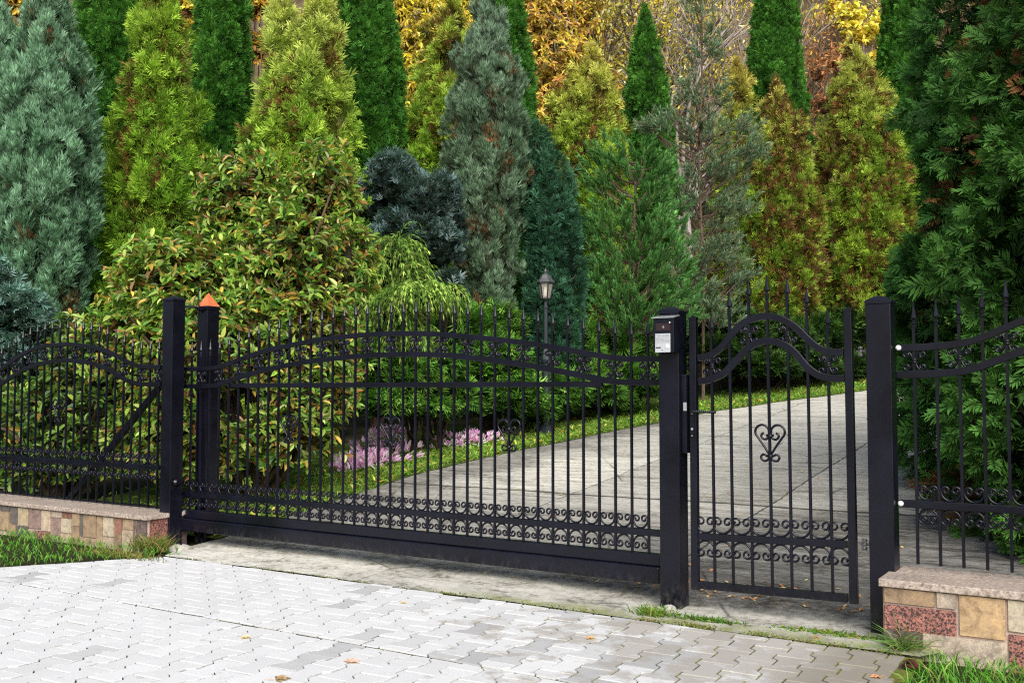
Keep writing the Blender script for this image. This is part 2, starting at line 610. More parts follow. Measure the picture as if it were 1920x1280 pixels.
mb = MB()
grid(mb, np.concatenate([np.linspace(-160, -30, 12), np.linspace(-26, 20, 60), np.linspace(25, 160, 12)]),
     np.concatenate([np.linspace(-90, -12, 8), np.linspace(-9, 24, 100)]), gz)
structure(mb.build('ground', M_SOIL, smooth=True))
mb = MB()
grid(mb, np.concatenate([np.linspace(-160, -50, 12), np.linspace(-46, 30, 70), np.linspace(36, 160, 12)]),
     np.concatenate([np.linspace(21, 60, 60), np.linspace(64, 170, 14)]),
     lambda X, Y: slope(Y) + 0.02 - 0.25 * np.clip(22.5 - Y, 0, 2) + 0.35 * np.sin(X * 0.6 + Y * 0.3) * np.clip((Y - 23) / 6, 0, 1) + 0.25 * np.sin(X * 1.7 - Y * 0.9) * np.clip((Y - 23) / 6, 0, 1))
structure(mb.build('hillside', M_HILL, smooth=True))

# drive: one sheet from the pavement edge, under the gate and up the slope
mb = MB()
ys = np.concatenate([np.linspace(-0.395, 1.0, 14), np.linspace(1.2, 19.5, 70)])
tt = np.linspace(0, 1, 22)
V = []
for y in ys:
    xl, xr = float(edge_l(y)), float(edge_r(y))
    for t in tt:
        x = xl + (xr - xl) * t
        V.append((x, y, float(slope(y)) + 0.004 + (0.004 * math.sin(x * 3 + y * 2))))
nx = len(tt)
i = (np.arange(len(ys) - 1)[:, None] * nx + np.arange(nx - 1)[None]).ravel()
mb.add(V, np.stack([i, i + 1, i + nx + 1, i + nx], 1).astype(np.int32))
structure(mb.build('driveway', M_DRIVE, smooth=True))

# lawn strip left of the drive, a sheet between drive and shrubs
mb = MB()
ys = np.linspace(0.35, 19.0, 60)
V = []
tt = np.linspace(0, 1, 9)
for y in ys:
    xr = float(edge_l(y)) + 0.03
    for t in tt:
        V.append((xr - 3.0 * (1 - t), y, float(slope(y)) + 0.012 + 0.03 * (1 - t) * math.sin(y * 2 + t * 5) ** 2))
nx = len(tt)
i = (np.arange(len(ys) - 1)[:, None] * nx + np.arange(nx - 1)[None]).ravel()
mb.add(V, np.stack([i, i + 1, i + nx + 1, i + nx], 1).astype(np.int32))
structure(mb.build('lawn', M_LAWN, smooth=True))


# pavement of interlocking I-shaped blocks
def clip(poly, nx_, ny_, d):
    """keep nx*x + ny*y <= d"""
    res = []
    for a, b in zip(poly, poly[1:] + poly[:1]):
        da, db = nx_ * a[0] + ny_ * a[1] - d, nx_ * b[0] + ny_ * b[1] - d
        if da <= 0:
            res.append(a)
        if (da < 0 < db) or (db < 0 < da):
            t = da / (da - db)
            res.append((a[0] + (b[0] - a[0]) * t, a[1] + (b[1] - a[1]) * t))
    return res


def area(p):
    return 0.5 * sum(a[0] * b[1] - b[0] * a[1] for a, b in zip(p, p[1:] + p[:1]))


PAV = (0.160, 0.285, 0.036)


def pavers(mb, ylo, yhi, ang, phase, gap):
    P, L, e = PAV
    a, b = (P + e) / 2 - gap, (P - e) / 2 - gap
    h = L / 2 - gap
    half = [(a, -h), (a, -L * 0.30), (b, -L * 0.20), (b, L * 0.20), (a, L * 0.30), (a, h)]
    shape = half + [(-x, -y) for x, y in half]
    ca, sa = math.cos(ang), math.sin(ang)
    lx, ly = 0.75, -1.1          # left border direction
    ln = math.hypot(lx, ly)
    nlx, nly = ly / ln, -(-lx) * -1 / ln
    # left border line from (-6.95,-0.4) towards (-7.7,-1.5): outside is to the left
    nlx, nly = -1.1 / ln, 0.75 / ln
    dl = nlx * -6.95 + nly * -0.4
    for i in range(-80, 14):
        for j in range(-34, 8):
            cx = i * P + phase[0]
            cy = j * L + (i % 2) * L / 2 + phase[1]
            wx, wy = cx * ca - cy * sa, cx * sa + cy * ca
            if not (-11 < wx < -0.7 and ylo - 0.3 < wy < yhi + 0.3):
                continue
            da = random.gauss(0, 0.006)
            c2, s2 = math.cos(ang + da), math.sin(ang + da)
            poly = [(wx + x * c2 - y * s2, wy + x * s2 + y * c2) for x, y in shape]
            poly = clip(poly, 0, 1, yhi)
            if len(poly) > 2:
                poly = clip(poly, 0, -1, -ylo)
            if len(poly) > 2:
                poly = clip(poly, 1, 0, -1.04 + 0.05 * math.sin(wy * 3))
            if len(poly) > 2:
                poly = clip(poly, nlx, nly, dl)
            if len(poly) < 3 or area(poly) < 0.0007:
                continue
            n = len(poly)
            mx, my = sum(p[0] for p in poly) / n, sum(p[1] for p in poly) / n
            z = random.gauss(0, 0.0018)
            tx, ty = random.gauss(0, 0.007), random.gauss(0, 0.007)
            V = []
            for sc, zz in ((1.0, -0.03), (1.0, -0.0035), (0.982, 0.0)):
                V += [(mx + (x - mx) * sc, my + (y - my) * sc, z + zz + tx * (x - mx) + ty * (y - my)) for x, y in poly]
            fs = [tuple(range(2 * n, 3 * n))]
            for r in (0, 1):
                for k in range(n):
                    fs.append((r * n + k, r * n + (k + 1) % n, (r + 1) * n + (k + 1) % n, (r + 1) * n + k))
            v = 0.60 + random.gauss(0, 0.018)
            if random.random() < 0.035:
                v *= random.uniform(0.72, 0.9)
            if random.random() < 0.5 * max(0.0, min(1.0, (wx + 4.6) / 2.6)) * max(0.0, min(1.0, (wy + 2.3) / 1.2)):
                v *= random.uniform(0.62, 0.92)
            mb.add(V, fs, (v * 0.985, v * 0.995, v))


mb = MB()
pavers(mb, -1.735, -0.40, math.radians(2.2), (0.0, 0.03), 0.0065)
pavers(mb, -7.5, -1.763, math.radians(2.6), (0.05, -0.02), 0.0062)
mb2 = MB()
mb2.add([(-12.2, -8, -0.008), (-0.99, -8, -0.008), (-0.99, -0.39, -0.008), (-6.9, -0.39, -0.008)], [(0, 1, 2, 3)])
structure(mb2.build('pavement_joints', M_BED))
structure(mb.build('pavement', M_PAVER))

# ------------------------------------------------------------------ foliage engine
GAIN = 2.05


def blades(mb, P, D, S, L, W, cb, ct, mid=0.45):
    n = len(P)
    L = np.broadcast_to(L, (n,))[:, None]
    W = np.broadcast_to(W, (n,))[:, None]
    m = P + D * L * mid
    V = np.stack([P, m + S * W / 2, P + D * L, m - S * W / 2], 1).reshape(-1, 3)
    cm = cb * 0.45 + ct * 0.55
    C = np.stack([cb, cm, ct, cm], 1).reshape(-1, 3)
    i = np.arange(n)[:, None] * 4
    mb.add(V, (i + np.arange(4)[None]).astype(np.int32), np.clip(C * GAIN, 0, 0.9))


THUJA = [(0, 0, 1), (0.08, 0.65, 0.72), (0.08, -0.65, 0.72), (0.36, 0.55, 0.55), (0.36, -0.55, 0.55), (0.6, 0.5, 0.36)]
FAN = [(0, 0, 1.0), (0.05, 0.8, 0.6), (0.05, -0.8, 0.6), (0.22, 0.7, 0.62), (0.22, -0.7, 0.62), (0.42, 0.62, 0.52), (0.42, -0.62, 0.52),
       (0.6, 0.55, 0.38), (0.6, -0.55, 0.38), (0.12, 1.15, 0.4), (0.12, -1.15, 0.4)]
FEATHER = [(0, 0, 1), (0, 0.3, 0.85), (0, -0.3, 0.85), (0.25, 0.2, 0.7), (0.25, -0.25, 0.7)]


def sprays(mb, P, D, S, L, tmpl, wr, cb, ct, wob=0.12, droop=0.0):
    N = np.cross(D, S)
    for st, an, ln in tmpl:
        a = an + rng.normal(0, wob, len(P))
        b = rng.normal(0, wob * 1.6, len(P))
        d = D * np.cos(a)[:, None] + S * np.sin(a)[:, None] + N * b[:, None]
        d[:, 2] -= droop * (0.3 + abs(an))
        d = unit(d)
        s = unit(np.cross(N, d))
        l = L * ln * rng.uniform(0.75, 1.15, len(P))
        p = P + D * (L * st)[:, None]
        k = (0.75 + 0.5 * st)
        blades(mb, p, d, s, l, l * wr / max(ln, 0.45) * 0.8, cb * k, ct)


def lerp(a, b, t):
    t = np.asarray(t)[:, None]
    return np.asarray(a) * (1 - t) + np.asarray(b) * t


def mixcol(choices, w, n, var=0.16):
    ch = np.asarray(choices, float)
    k = rng.choice(len(ch), n, p=np.asarray(w) / np.sum(w))
    return ch[k] * np.exp(rng.normal(0, var, (n, 1)))


FAN2 = [(0, 0, 1.0)] + [(t, sg * a, l) for t, a, l in ((0.04, 0.95, 0.42), (0.14, 0.85, 0.50), (0.26, 0.78, 0.50), (0.38, 0.72, 0.46), (0.50, 0.66, 0.40), (0.62, 0.6, 0.33), (0.74, 0.55, 0.24)) for sg in (-1, 1)]

STY = {
    'column': dict(dens=1200, L=0.115, wr=0.15, tmpl=THUJA, up=0.6, out=0.65, fan=0.5, jit=0.4, clumpR=0.15, amp=0.075, lump=0.5,
                   inner=(0.005, 0.018, 0.003), c1=(0.026, 0.105, 0.014), c2=(0.075, 0.21, 0.028), top=(0.10, 0.25, 0.035), topk=0.5, brown=0.0, core=0.8),
    'golden': dict(dens=1000, L=0.15, wr=0.125, tmpl=THUJA, up=0.5, out=0.7, fan=0.9, jit=0.42, clumpR=0.22, amp=0.22, lump=1.0,
                   inner=(0.03, 0.022, 0.006), c1=(0.12, 0.27, 0.02), c2=(0.31, 0.46, 0.045), top=(0.50, 0.50, 0.11), topk=1.0, brown=0.18, core=0.6),
    'juniper': dict(dens=2100, L=0.115, wr=0.12, tmpl=FEATHER, up=1.0, out=0.42, fan=0.55, jit=0.28, clumpR=0.18, amp=0.15, lump=0.8,
                    inner=(0.010, 0.022, 0.011), c1=(0.07, 0.16, 0.08), c2=(0.20, 0.35, 0.22), top=(0.27, 0.41, 0.29), topk=0.5, brown=0.04, core=0.68),
}


def outline_to_world(outline, Z):
    pts = []
    for py, xl, xr in outline:
        a, b = at_depth(xl, py, Z), at_depth(xr, py, Z)
        m = (a + b) / 2
        pts.append((m[2], m[0], m[1], np.linalg.norm(b - a) / 2))
    pts.sort()
    return np.array(pts)


def conifer(name, label, cat, outline, Z, style='golden', group=None, wisps=0.06, limbs=True, **over):
    s = dict(STY[style])
    s.update(over)
    w = outline_to_world(outline, Z)
    cx, cy = w[0, 1], w[0, 2]
    g0 = float(slope(cy))
    # carry the outline to the ground
    if w[0, 0] > g0 + 0.25:
        w = np.vstack([[g0 + 0.2, cx, cy, w[0, 3] * 0.85], w])
    zt = w[-1, 0]
    root = empty(name, (cx, cy, g0), label, cat, group)
    fz = lambda z, k: np.interp(z, w[:, 0], w[:, k])
    zz = np.linspace(w[0, 0], zt, 200)
    rr = fz(zz, 3)
    areaS = np.trapz(2 * math.pi * rr, zz)
    cdf = np.concatenate([[0], np.cumsum((rr[1:] + rr[:-1]) / 2)])
    cdf /= cdf[-1]
    camd = unit(np.array([CAM[0] - cx, CAM[1] - cy]))

    def surf(n, back=0.22):
        z = np.interp(rng.random(n), cdf, zz)
        ph = rng.random(n) * 2 * math.pi
        h = np.stack([np.cos(ph), np.sin(ph)], 1)
        fc = h @ camd
        keep = (fc > -0.3) | (rng.random(n) < back)
        z, h = z[keep], h[keep]
        r = fz(z, 3)
        P = np.stack([fz(z, 1) + h[:, 0] * r, fz(z, 2) + h[:, 1] * r, z], 1)
        return P, np.concatenate([h, np.zeros((len(h), 1))], 1), z

    n = int(areaS * s['dens'])
    P, H, z = surf(n)
    K = max(20, int(areaS / (s['clumpR'] ** 2 * 1.6)))
    Cp, Ch, Cz = surf(K, 0.6)
    crand = rng.random(len(Cp))
    cbrown = rng.random(len(Cp)) < s['brown']
    cpush = rng.normal(0, s['amp'] * 0.45, len(Cp))
    near = np.empty(len(P), int)
    dist = np.empty(len(P))
    for a in range(0, len(P), 4000):
        dd = P[a:a + 4000, None] - Cp[None]
        dd[:, :, 2] *= 0.62
        d2 = (dd ** 2).sum(2)
        near[a:a + 4000] = d2.argmin(1)
        dist[a:a + 4000] = np.sqrt(d2.min(1))
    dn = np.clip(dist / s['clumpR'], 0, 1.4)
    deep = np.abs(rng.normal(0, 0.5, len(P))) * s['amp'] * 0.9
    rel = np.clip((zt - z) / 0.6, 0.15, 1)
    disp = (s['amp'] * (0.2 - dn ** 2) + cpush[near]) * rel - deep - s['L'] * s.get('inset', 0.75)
    Pd = P + H * disp[:, None]
    D = H * s['out'] + np.array([0, 0, s['up']]) + (P - Cp[near]) / s['clumpR'] * s['fan'] * 0.6 + rng.normal(0, s['jit'], P.shape)
    D = unit(D)
    S = unit(np.cross(D, H + rng.normal(0, 0.55, P.shape)))
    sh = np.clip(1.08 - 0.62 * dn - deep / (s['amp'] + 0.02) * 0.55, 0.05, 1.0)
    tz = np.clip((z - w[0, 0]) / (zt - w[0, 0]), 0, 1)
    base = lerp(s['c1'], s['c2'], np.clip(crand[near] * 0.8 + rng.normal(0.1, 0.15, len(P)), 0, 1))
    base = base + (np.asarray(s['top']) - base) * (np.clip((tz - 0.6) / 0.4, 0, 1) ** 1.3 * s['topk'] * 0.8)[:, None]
    if s['brown'] > 0:
        br = (cbrown[near] & (rng.random(len(P)) < 0.55)) | ((dn > 0.72) & (rng.random(len(P)) < s['brown'] * 1.3))
        bc = mixcol([(0.11, 0.05, 0.018), (0.19, 0.085, 0.03), (0.07, 0.035, 0.015)], [1, 0.8, 0.8], len(P))
        base = np.where(br[:, None], bc, base)
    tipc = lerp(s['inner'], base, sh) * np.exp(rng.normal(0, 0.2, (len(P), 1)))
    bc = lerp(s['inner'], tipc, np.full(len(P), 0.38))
    L = s['L'] * rng.uniform(0.65, 1.25, len(P))
    lg = rng.random(len(P)) < wisps
    L[lg] *= 1.6
    cr = MB()
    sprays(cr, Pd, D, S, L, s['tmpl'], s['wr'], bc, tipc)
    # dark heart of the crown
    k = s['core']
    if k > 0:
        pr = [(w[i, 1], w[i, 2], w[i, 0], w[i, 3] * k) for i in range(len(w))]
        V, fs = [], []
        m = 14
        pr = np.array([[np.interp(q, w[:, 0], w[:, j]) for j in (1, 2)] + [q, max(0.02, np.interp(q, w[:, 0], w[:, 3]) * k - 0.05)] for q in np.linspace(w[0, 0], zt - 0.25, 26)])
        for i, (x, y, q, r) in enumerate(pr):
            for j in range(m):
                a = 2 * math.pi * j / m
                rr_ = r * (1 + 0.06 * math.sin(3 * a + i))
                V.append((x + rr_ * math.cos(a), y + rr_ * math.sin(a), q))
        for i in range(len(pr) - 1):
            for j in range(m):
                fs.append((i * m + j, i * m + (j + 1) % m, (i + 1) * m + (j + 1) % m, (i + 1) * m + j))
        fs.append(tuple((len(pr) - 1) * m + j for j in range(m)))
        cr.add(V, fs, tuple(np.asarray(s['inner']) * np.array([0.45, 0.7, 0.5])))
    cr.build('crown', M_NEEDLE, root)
    tr = MB()
    hts = np.linspace(g0 - 0.05, zt - 0.3, 9)
    r0 = 0.035 + 0.012 * (zt - g0)
    tube(tr, [(fz(q, 1) if q > w[0, 0] else cx, fz(q, 2) if q > w[0, 0] else cy, q) for q in hts], np.linspace(r0, 0.015, 9), 8, (0.10, 0.07, 0.05))
    if limbs:
        for q in np.linspace(max(w[0, 0], g0 + 0.3), zt - 0.6, 22):
            a = random.uniform(0, 6.28)
            r = float(fz(q, 3)) * 0.8
            x, y = float(fz(q, 1)), float(fz(q, 2))
            tube(tr, [(x, y, q), (x + math.cos(a) * r * 0.5, y + math.sin(a) * r * 0.5, q + 0.12), (x + math.cos(a) * r, y + math.sin(a) * r, q + 0.4)], [0.02, 0.014, 0.006], 4, (0.10, 0.07, 0.05))
    tr.build('trunk', M_BARK, root)
    return root


def lumps_world(lumps):
    out = []
    for px, py, rx, ry, Z in lumps:
        c = at_depth(px, py, Z)
        out.append((c[0], c[1], c[2], rx * Z / F, ry * Z / F))
    return np.array(out)


def lump_points(Lw, dens, back=0.15, shell=(0.72, 1.02), zmin=-0.6, rej=0.86):
    Ps, Ns, Sh = [], [], []
    for i, (x, y, z, r, h) in enumerate(Lw):
        n = int(4 * math.pi * r * (r + h) / 2 * dens)
        d = unit(rng.normal(0, 1, (n, 3)))
        d = d[d[:, 2] > zmin]
        camd = unit(CAM[:2] - np.array([x, y]))
        fc = d[:, :2] @ camd
        d = d[(fc > -0.25) | (rng.random(len(d)) < back)]
        q = rng.uniform(shell[0], shell[1], len(d))
        p = np.array([x, y, z]) + d * np.array([r, r, h]) * q[:, None]
        ok = np.ones(len(p), bool)
        for j, (a, b, c, rr, hh) in enumerate(Lw):
            if j != i:
                e = ((p[:, 0] - a) / rr) ** 2 + ((p[:, 1] - b) / rr) ** 2 + ((p[:, 2] - c) / hh) ** 2
                ok &= e > rej ** 2
        ok &= p[:, 2] > slope(p[:, 1]) + 0.02
        nn = unit(d / np.array([r, r, h]))
        Ps.append(p[ok]); Ns.append(nn[ok]); Sh.append(q[ok])
    return np.concatenate(Ps), np.concatenate(Ns), np.concatenate(Sh)


def lump_core(mb, Lw, k, col):
    for x, y, z, r, h in Lw:
        V, fs = [], []
        m, nr = 12, 7
        for i in range(nr):
            t = math.pi * (i + 0.5) / nr
            for j in range(m):
                a = 2 * math.pi * j / m
                q = 1 + 0.08 * math.sin(3 * a + 2 * i)
                zz = z + h * k * math.cos(t)
                V.append((x + r * k * q * math.sin(t) * math.cos(a), y + r * k * q * math.sin(t) * math.sin(a), zz))
        for i in range(nr - 1):
            for j in range(m):
                fs.append((i * m + j, i * m + (j + 1) % m, (i + 1) * m + (j + 1) % m, (i + 1) * m + j))
        fs.append(tuple(range(m)))
        fs.append(tuple((nr - 1) * m + j for j in range(m)))
        mb.add(V, fs, col)


def leaves(mb, P, D, S, L, W, cb, ct, fold=0.25, curl=0.15):
    """pointed leaves folded along the midrib: six corners, two faces"""
    n = len(P)
    N = np.cross(S, D)
    L = np.broadcast_to(L, (n,))[:, None]
    W = np.broadcast_to(W, (n,))[:, None]
    up = N * (W * fold)
    b = P
    t = P + D * L - N * (L * curl)
    l1, r1 = P + D * L * 0.33 + S * W * 0.42 + up, P + D * L * 0.33 - S * W * 0.42 + up
    l2, r2 = P + D * L * 0.7 + S * W * 0.36 + up - N * L * curl * 0.4, P + D * L * 0.7 - S * W * 0.36 + up - N * L * curl * 0.4
    V = np.stack([b, l1, l2, t, r2, r1], 1).reshape(-1, 3)
    C = np.stack([cb, cb * 0.5 + ct * 0.5, ct, ct, ct, cb * 0.5 + ct * 0.5], 1).reshape(-1, 3)
    i = np.arange(n)[:, None] * 6
    f = np.concatenate([i + np.array([[0, 3, 2, 1]]), i + np.array([[0, 5, 4, 3]])]).astype(np.int32)
    mb.add(V, f, np.clip(C * 1.45, 0, 0.9))


def perp(D):
    return unit(np.cross(D, rng.normal(0, 1, D.shape)))


def stems(mb, base, tips, r0, r1, col, sag=0.1, n=5):
    for t in tips:
        b = np.asarray(base) + np.array([random.uniform(-0.1, 0.1), random.uniform(-0.1, 0.1), 0])
        m = (b + t) / 2 + np.array([random.uniform(-1, 1), random.uniform(-1, 1), random.uniform(0, 1)]) * sag
        tube(mb, resample([b, m, t], n), np.linspace(r0, r1, n), 5, col)


def broadleaf(name, label, cat, lumps, dens, leafL, cols, w, whorl=6, droop=0.35, core=0.6, corecol=(0.012, 0.018, 0.005), group=None, shell=(0.6, 1.04), ratio=0.42, stemcol=(0.12, 0.09, 0.06), up=0.5, zmin=-0.6, nst=14, dark=0.35, innercol=None):
    Lw = lumps_world(lumps)
    b = Lw[np.argmin(Lw[:, 2])]
    bx, by = Lw[:, 0].mean(), Lw[:, 1].mean()
    g0 = float(slope(by))
    root = empty(name, (bx, by, g0), label, cat, group)
    P, N, q = lump_points(Lw, dens, shell=shell, zmin=zmin)
    D0 = unit(N * 0.7 + np.array([0, 0, up]) + rng.normal(0, 0.3, N.shape))
    cr = MB()
    S0 = perp(D0)
    T0 = np.cross(D0, S0)
    cb0 = rng.random(len(P))
    for k in range(whorl):
        a = 2.4 * k + rng.normal(0, 0.3, len(P))
        spread = rng.uniform(0.35, 1.35, len(P))
        rad = S0 * np.cos(a)[:, None] + T0 * np.sin(a)[:, None]
        D = D0 * np.cos(spread)[:, None] + rad * np.sin(spread)[:, None]
        D[:, 2] -= droop * rng.uniform(0.2, 1.2, len(P))
        D = unit(D)
        S = unit(np.cross(D, D0 + rng.normal(0, 0.25, D.shape)))
        c = mixcol(cols, w, len(P), 0.22)
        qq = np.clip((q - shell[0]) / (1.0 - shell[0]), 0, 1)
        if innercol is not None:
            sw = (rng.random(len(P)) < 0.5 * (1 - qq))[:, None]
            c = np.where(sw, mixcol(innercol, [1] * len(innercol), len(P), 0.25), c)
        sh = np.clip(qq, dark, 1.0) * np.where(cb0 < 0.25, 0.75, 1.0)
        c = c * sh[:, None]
        LL = leafL * rng.uniform(0.6, 1.2, len(P))
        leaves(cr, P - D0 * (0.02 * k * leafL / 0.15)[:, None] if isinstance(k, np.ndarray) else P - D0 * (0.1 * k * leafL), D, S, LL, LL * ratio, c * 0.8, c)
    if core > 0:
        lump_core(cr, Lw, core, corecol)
    cr.build('crown', M_LEAF, root)
    tr = MB()
    tips = [np.array([x, y, z + h * 0.55]) for x, y, z, r, h in Lw]
    idx = rng.choice(len(P), min(nst, len(P)), replace=False)
    tips += [P[i] for i in idx]
    stems(tr, (bx, by, g0 - 0.05), tips, 0.05, 0.008, stemcol, 0.3)
    tr.build('trunk', M_BARK, root)
    return root

# ------------------------------------------------------------------ wrought iron pieces (drawn about their own origin)
def arc(cx, cz, r0, r1, a0, a1, n):
    a = np.radians(np.linspace(a0, a1, n))
    r = np.linspace(r0, r1, n)
    return np.stack([cx + r * np.cos(a), cz + r * np.sin(a)], 1)


def piece(name, fn, smooth=False):
    mb = MB()
    fn(mb)
    return mb.mesh(name, (0, 0, 0), smooth, M_PAINT)


def rod(mb, p, r):
    tube(mb, np.stack([p[:, 0], np.zeros(len(p)), p[:, 1]], 1), r, 6)


def scroll_path(w):
    big = np.stack([0.5 * np.cos(np.radians(np.linspace(-90, 0, 9))), 0.55 + 0.55 * np.sin(np.radians(np.linspace(-90, 0, 9)))], 1)
    sp = arc(0.26, 0.57, 0.24, 0.07, 0, 400, 20)[1:]
    half = np.vstack([big, sp])
    left = half[::-1] * np.array([-1, 1])
    return np.vstack([left[:-1], half]) * w


def make_scroll(w, sign):
    def fn(mb):
        p = scroll_path(w)
        p[:, 1] *= sign
        rod(mb, p, 0.0072)
    return piece('scroll', fn, True)


def make_butterfly(sx, sz):
    def fn(mb):
        base = np.array([(0.08, 0.0), (0.14, 0.3), (0.26, 0.62), (0.45, 0.84)])
        sp = arc(0.58, 0.56, 0.31, 0.12, 115, -240, 18)
        half = np.vstack([resample(base, 7)[:-1], sp])
        for ax in (-1, 1):
            for az in (-1, 1):
                rod(mb, half * np.array([ax * sx, az * sz]), np.linspace(0.0066, 0.0092, len(half)))
        for z in (-0.0065, 0.0065):
            box(mb, (-0.017, -0.017, z - 0.0045), (0.017, 0.017, z + 0.0045))
    return piece('scroll_ornament', fn, True)


def make_heart(s):
    def fn(mb):
        A = np.vstack([resample([(0.06, -0.78), (0.36, -0.3), (0.76, 0.26)], 7), arc(0.46, 0.5, 0.4, 0.4, -25, 165, 14),
                       np.array([(0.06, 0.44)]), arc(0.33, 0.3, 0.27, 0.13, 185, 440, 14)])
        B = arc(0.34, -0.93, 0.28, 0.12, 150, 520, 18)
        for ax in (-1, 1):
            rod(mb, A * np.array([ax * s, s]), 0.0078)
            rod(mb, B * np.array([ax * s, s]), 0.0078)
        for z in (0.34, 0.27, -0.83, -0.9):
            box(mb, (-0.019, -0.019, z * s - 0.0036), (0.019, 0.019, z * s + 0.0036))
    return piece('heart_ornament', fn, True)


def fin_fn(mb):
    prof = [(0.0085, 0), (0.0142, 0.005), (0.0142, 0.013), (0.0095, 0.017), (0.0095, 0.021), (0.0142, 0.025), (0.0142, 0.034), (0.0085, 0.038),
            (0.0085, 0.046), (0.0175, 0.053), (0.018, 0.060), (0.0125, 0.085), (0.0058, 0.122), (0.0038, 0.134), (0.0064, 0.139), (0.0062, 0.145), (0.003, 0.149)]
    lathe(mb, prof, (0, 0, 0), 8, rot=0.39)


FIN = piece('finial', fin_fn)
FIN_H = 0.149
PICK_W = 0.0158


def make_picket(parent, x, y, z0, z1, lean=0.0, zr=None):
    """square bar from z0 to the foot of its spear; the spear is a sub-part"""
    mb = MB()
    h = PICK_W / 2
    xt = x + lean
    c = [(-h, -h), (h, -h), (h, h), (-h, h)]
    V = [(x + a, y + b, z0) for a, b in c] + [(xt + a, y + b, z1) for a, b in c]
    mb.add(V, [(3, 2, 1, 0), (4, 5, 6, 7)] + [(k, (k + 1) % 4, 4 + (k + 1) % 4, 4 + k) for k in range(4)])
    o = mb.build('picket', M_PAINT, parent)
    place('finial', FIN, o, (xt, y, z1))
    return o


def profile(px_pts, Y):
    return np.array([[p[0], p[2]] for p in (on_y(a, b, Y) for a, b in px_pts)])


RAIL_H, RAIL_T = 0.040, 0.026


def rail(parent, name, prof, Y, h=RAIL_H, n=60, t=RAIL_T):
    mb = MB()
    pathbar(mb, resample(prof, n) if len(prof) > 2 else np.asarray(prof, float), h, t, y=Y)
    return mb.build(name, M_PAINT, parent, bevel=0.003)


def zat(prof, x):
    q = resample(prof, 120) if len(prof) > 2 else np.asarray(prof)
    return float(np.interp(x, q[:, 0], q[:, 1]))


TIP = 0.262      # spear tip above the middle of the upper rail

# ------------------------------------------------------------------ posts
PW = 0.14


def post(label, px_l, px_r, py_top, py_base, Yf, name='gate_post', cap='flat', zbase=None):
    a, b = on_y(px_l, py_top + 150, Yf), on_y(px_r, py_top + 150, Yf)
    x0 = (a[0] + b[0]) / 2 - PW / 2
    x1 = x0 + PW
    zt = on_y((px_l + px_r) / 2, py_top, Yf)[2]
    zb = float(slope(Yf + PW / 2)) - 0.06 if zbase is None else zbase
    root = empty(name, ((x0 + x1) / 2, Yf + PW / 2, max(zb + 0.06, 0)), label, 'gate post', 'square steel gate posts')
    mb = MB()
    box(mb, (x0, Yf, zb), (x1, Yf + PW, zt - 0.012))
    mb.build('shaft', M_PAINT, root, bevel=0.004)
    mb = MB()
    e = 0.004
    cx, cy = (x0 + x1) / 2, Yf + PW / 2
    R = PW / 2
    if cap == 'flat':
        prof = [(R + e, -0.012), (R + e, 0.006), (R * 0.98, 0.012), (R * 0.5, 0.030), (R * 0.44, 0.033)]
    else:
        prof = [(R + 0.006, -0.012), (R + 0.006, 0.014), (R + 0.002, 0.02)]
    V, fs = [], []
    for r, z in prof:
        V += [(cx - r, cy - r, zt + z), (cx + r, cy - r, zt + z), (cx + r, cy + r, zt + z), (cx - r, cy + r, zt + z)]
    for i in range(len(prof) - 1):
        for k in range(4):
            fs.append((i * 4 + k, i * 4 + (k + 1) % 4, (i + 1) * 4 + (k + 1) % 4, (i + 1) * 4 + k))
    m = (len(prof) - 1) * 4
    fs += [(3, 2, 1, 0), (m, m + 1, m + 2, m + 3)]
    mb.add(V, fs)
    mb.build('cap', M_PAINT, root, bevel=0.0015)
    return root, x0, x1, zt


P_L, lx0, lx1, lzt = post('black steel gate post between the long low stone wall and the sliding gate', 303.5, 321.5, 562, 1021, 0.0)
P_M, mx0, mx1, mzt = post('black steel gate post carrying the grey intercom, between sliding gate and small gate', 1237, 1271, 584, 1136, 0.0)
P_R, rx0, rx1, rzt = post('black steel gate post beside the corner of the short stone wall on the right', 1625, 1671, 565, 1174, 0.0)
P_B, bx0, bx1, bzt = post('black guide post with a pointed copper cap behind the left gate post', 369, 386, 578, 960, 0.34, cap='plate')

# left post: rubber end stop, guide arm to the post behind it
mb = MB()
c = on_y(330, 903, 0.10)
xs = lx1
lathe_pts = [(xs - 0.004, 0.07, 0.0), (xs + 0.016, 0.07, 0.0), (xs + 0.030, 0.07, 0.0)]
for i, (r0, r1, xa, xb) in enumerate([(0.034, 0.036, xs - 0.002, xs + 0.018), (0.036, 0.020, xs + 0.018, xs + 0.034)]):
    tube(mb, [(xa, 0.06, c[2]), (xb, 0.06, c[2])], [r0, r1], 12)
mb.build('end_stop', M_PAINT, P_L, smooth=False)
mb = MB()
z = on_y(365, 576, 0.25)[2]
tube(mb, [(lx1 - 0.03, PW - 0.02, z), (lx1 + 0.03, 0.22, z), (bx0 + 0.02, 0.335, z - 0.005)], 0.012, 8)
mb.build('guide_arm', M_PAINT, P_L)

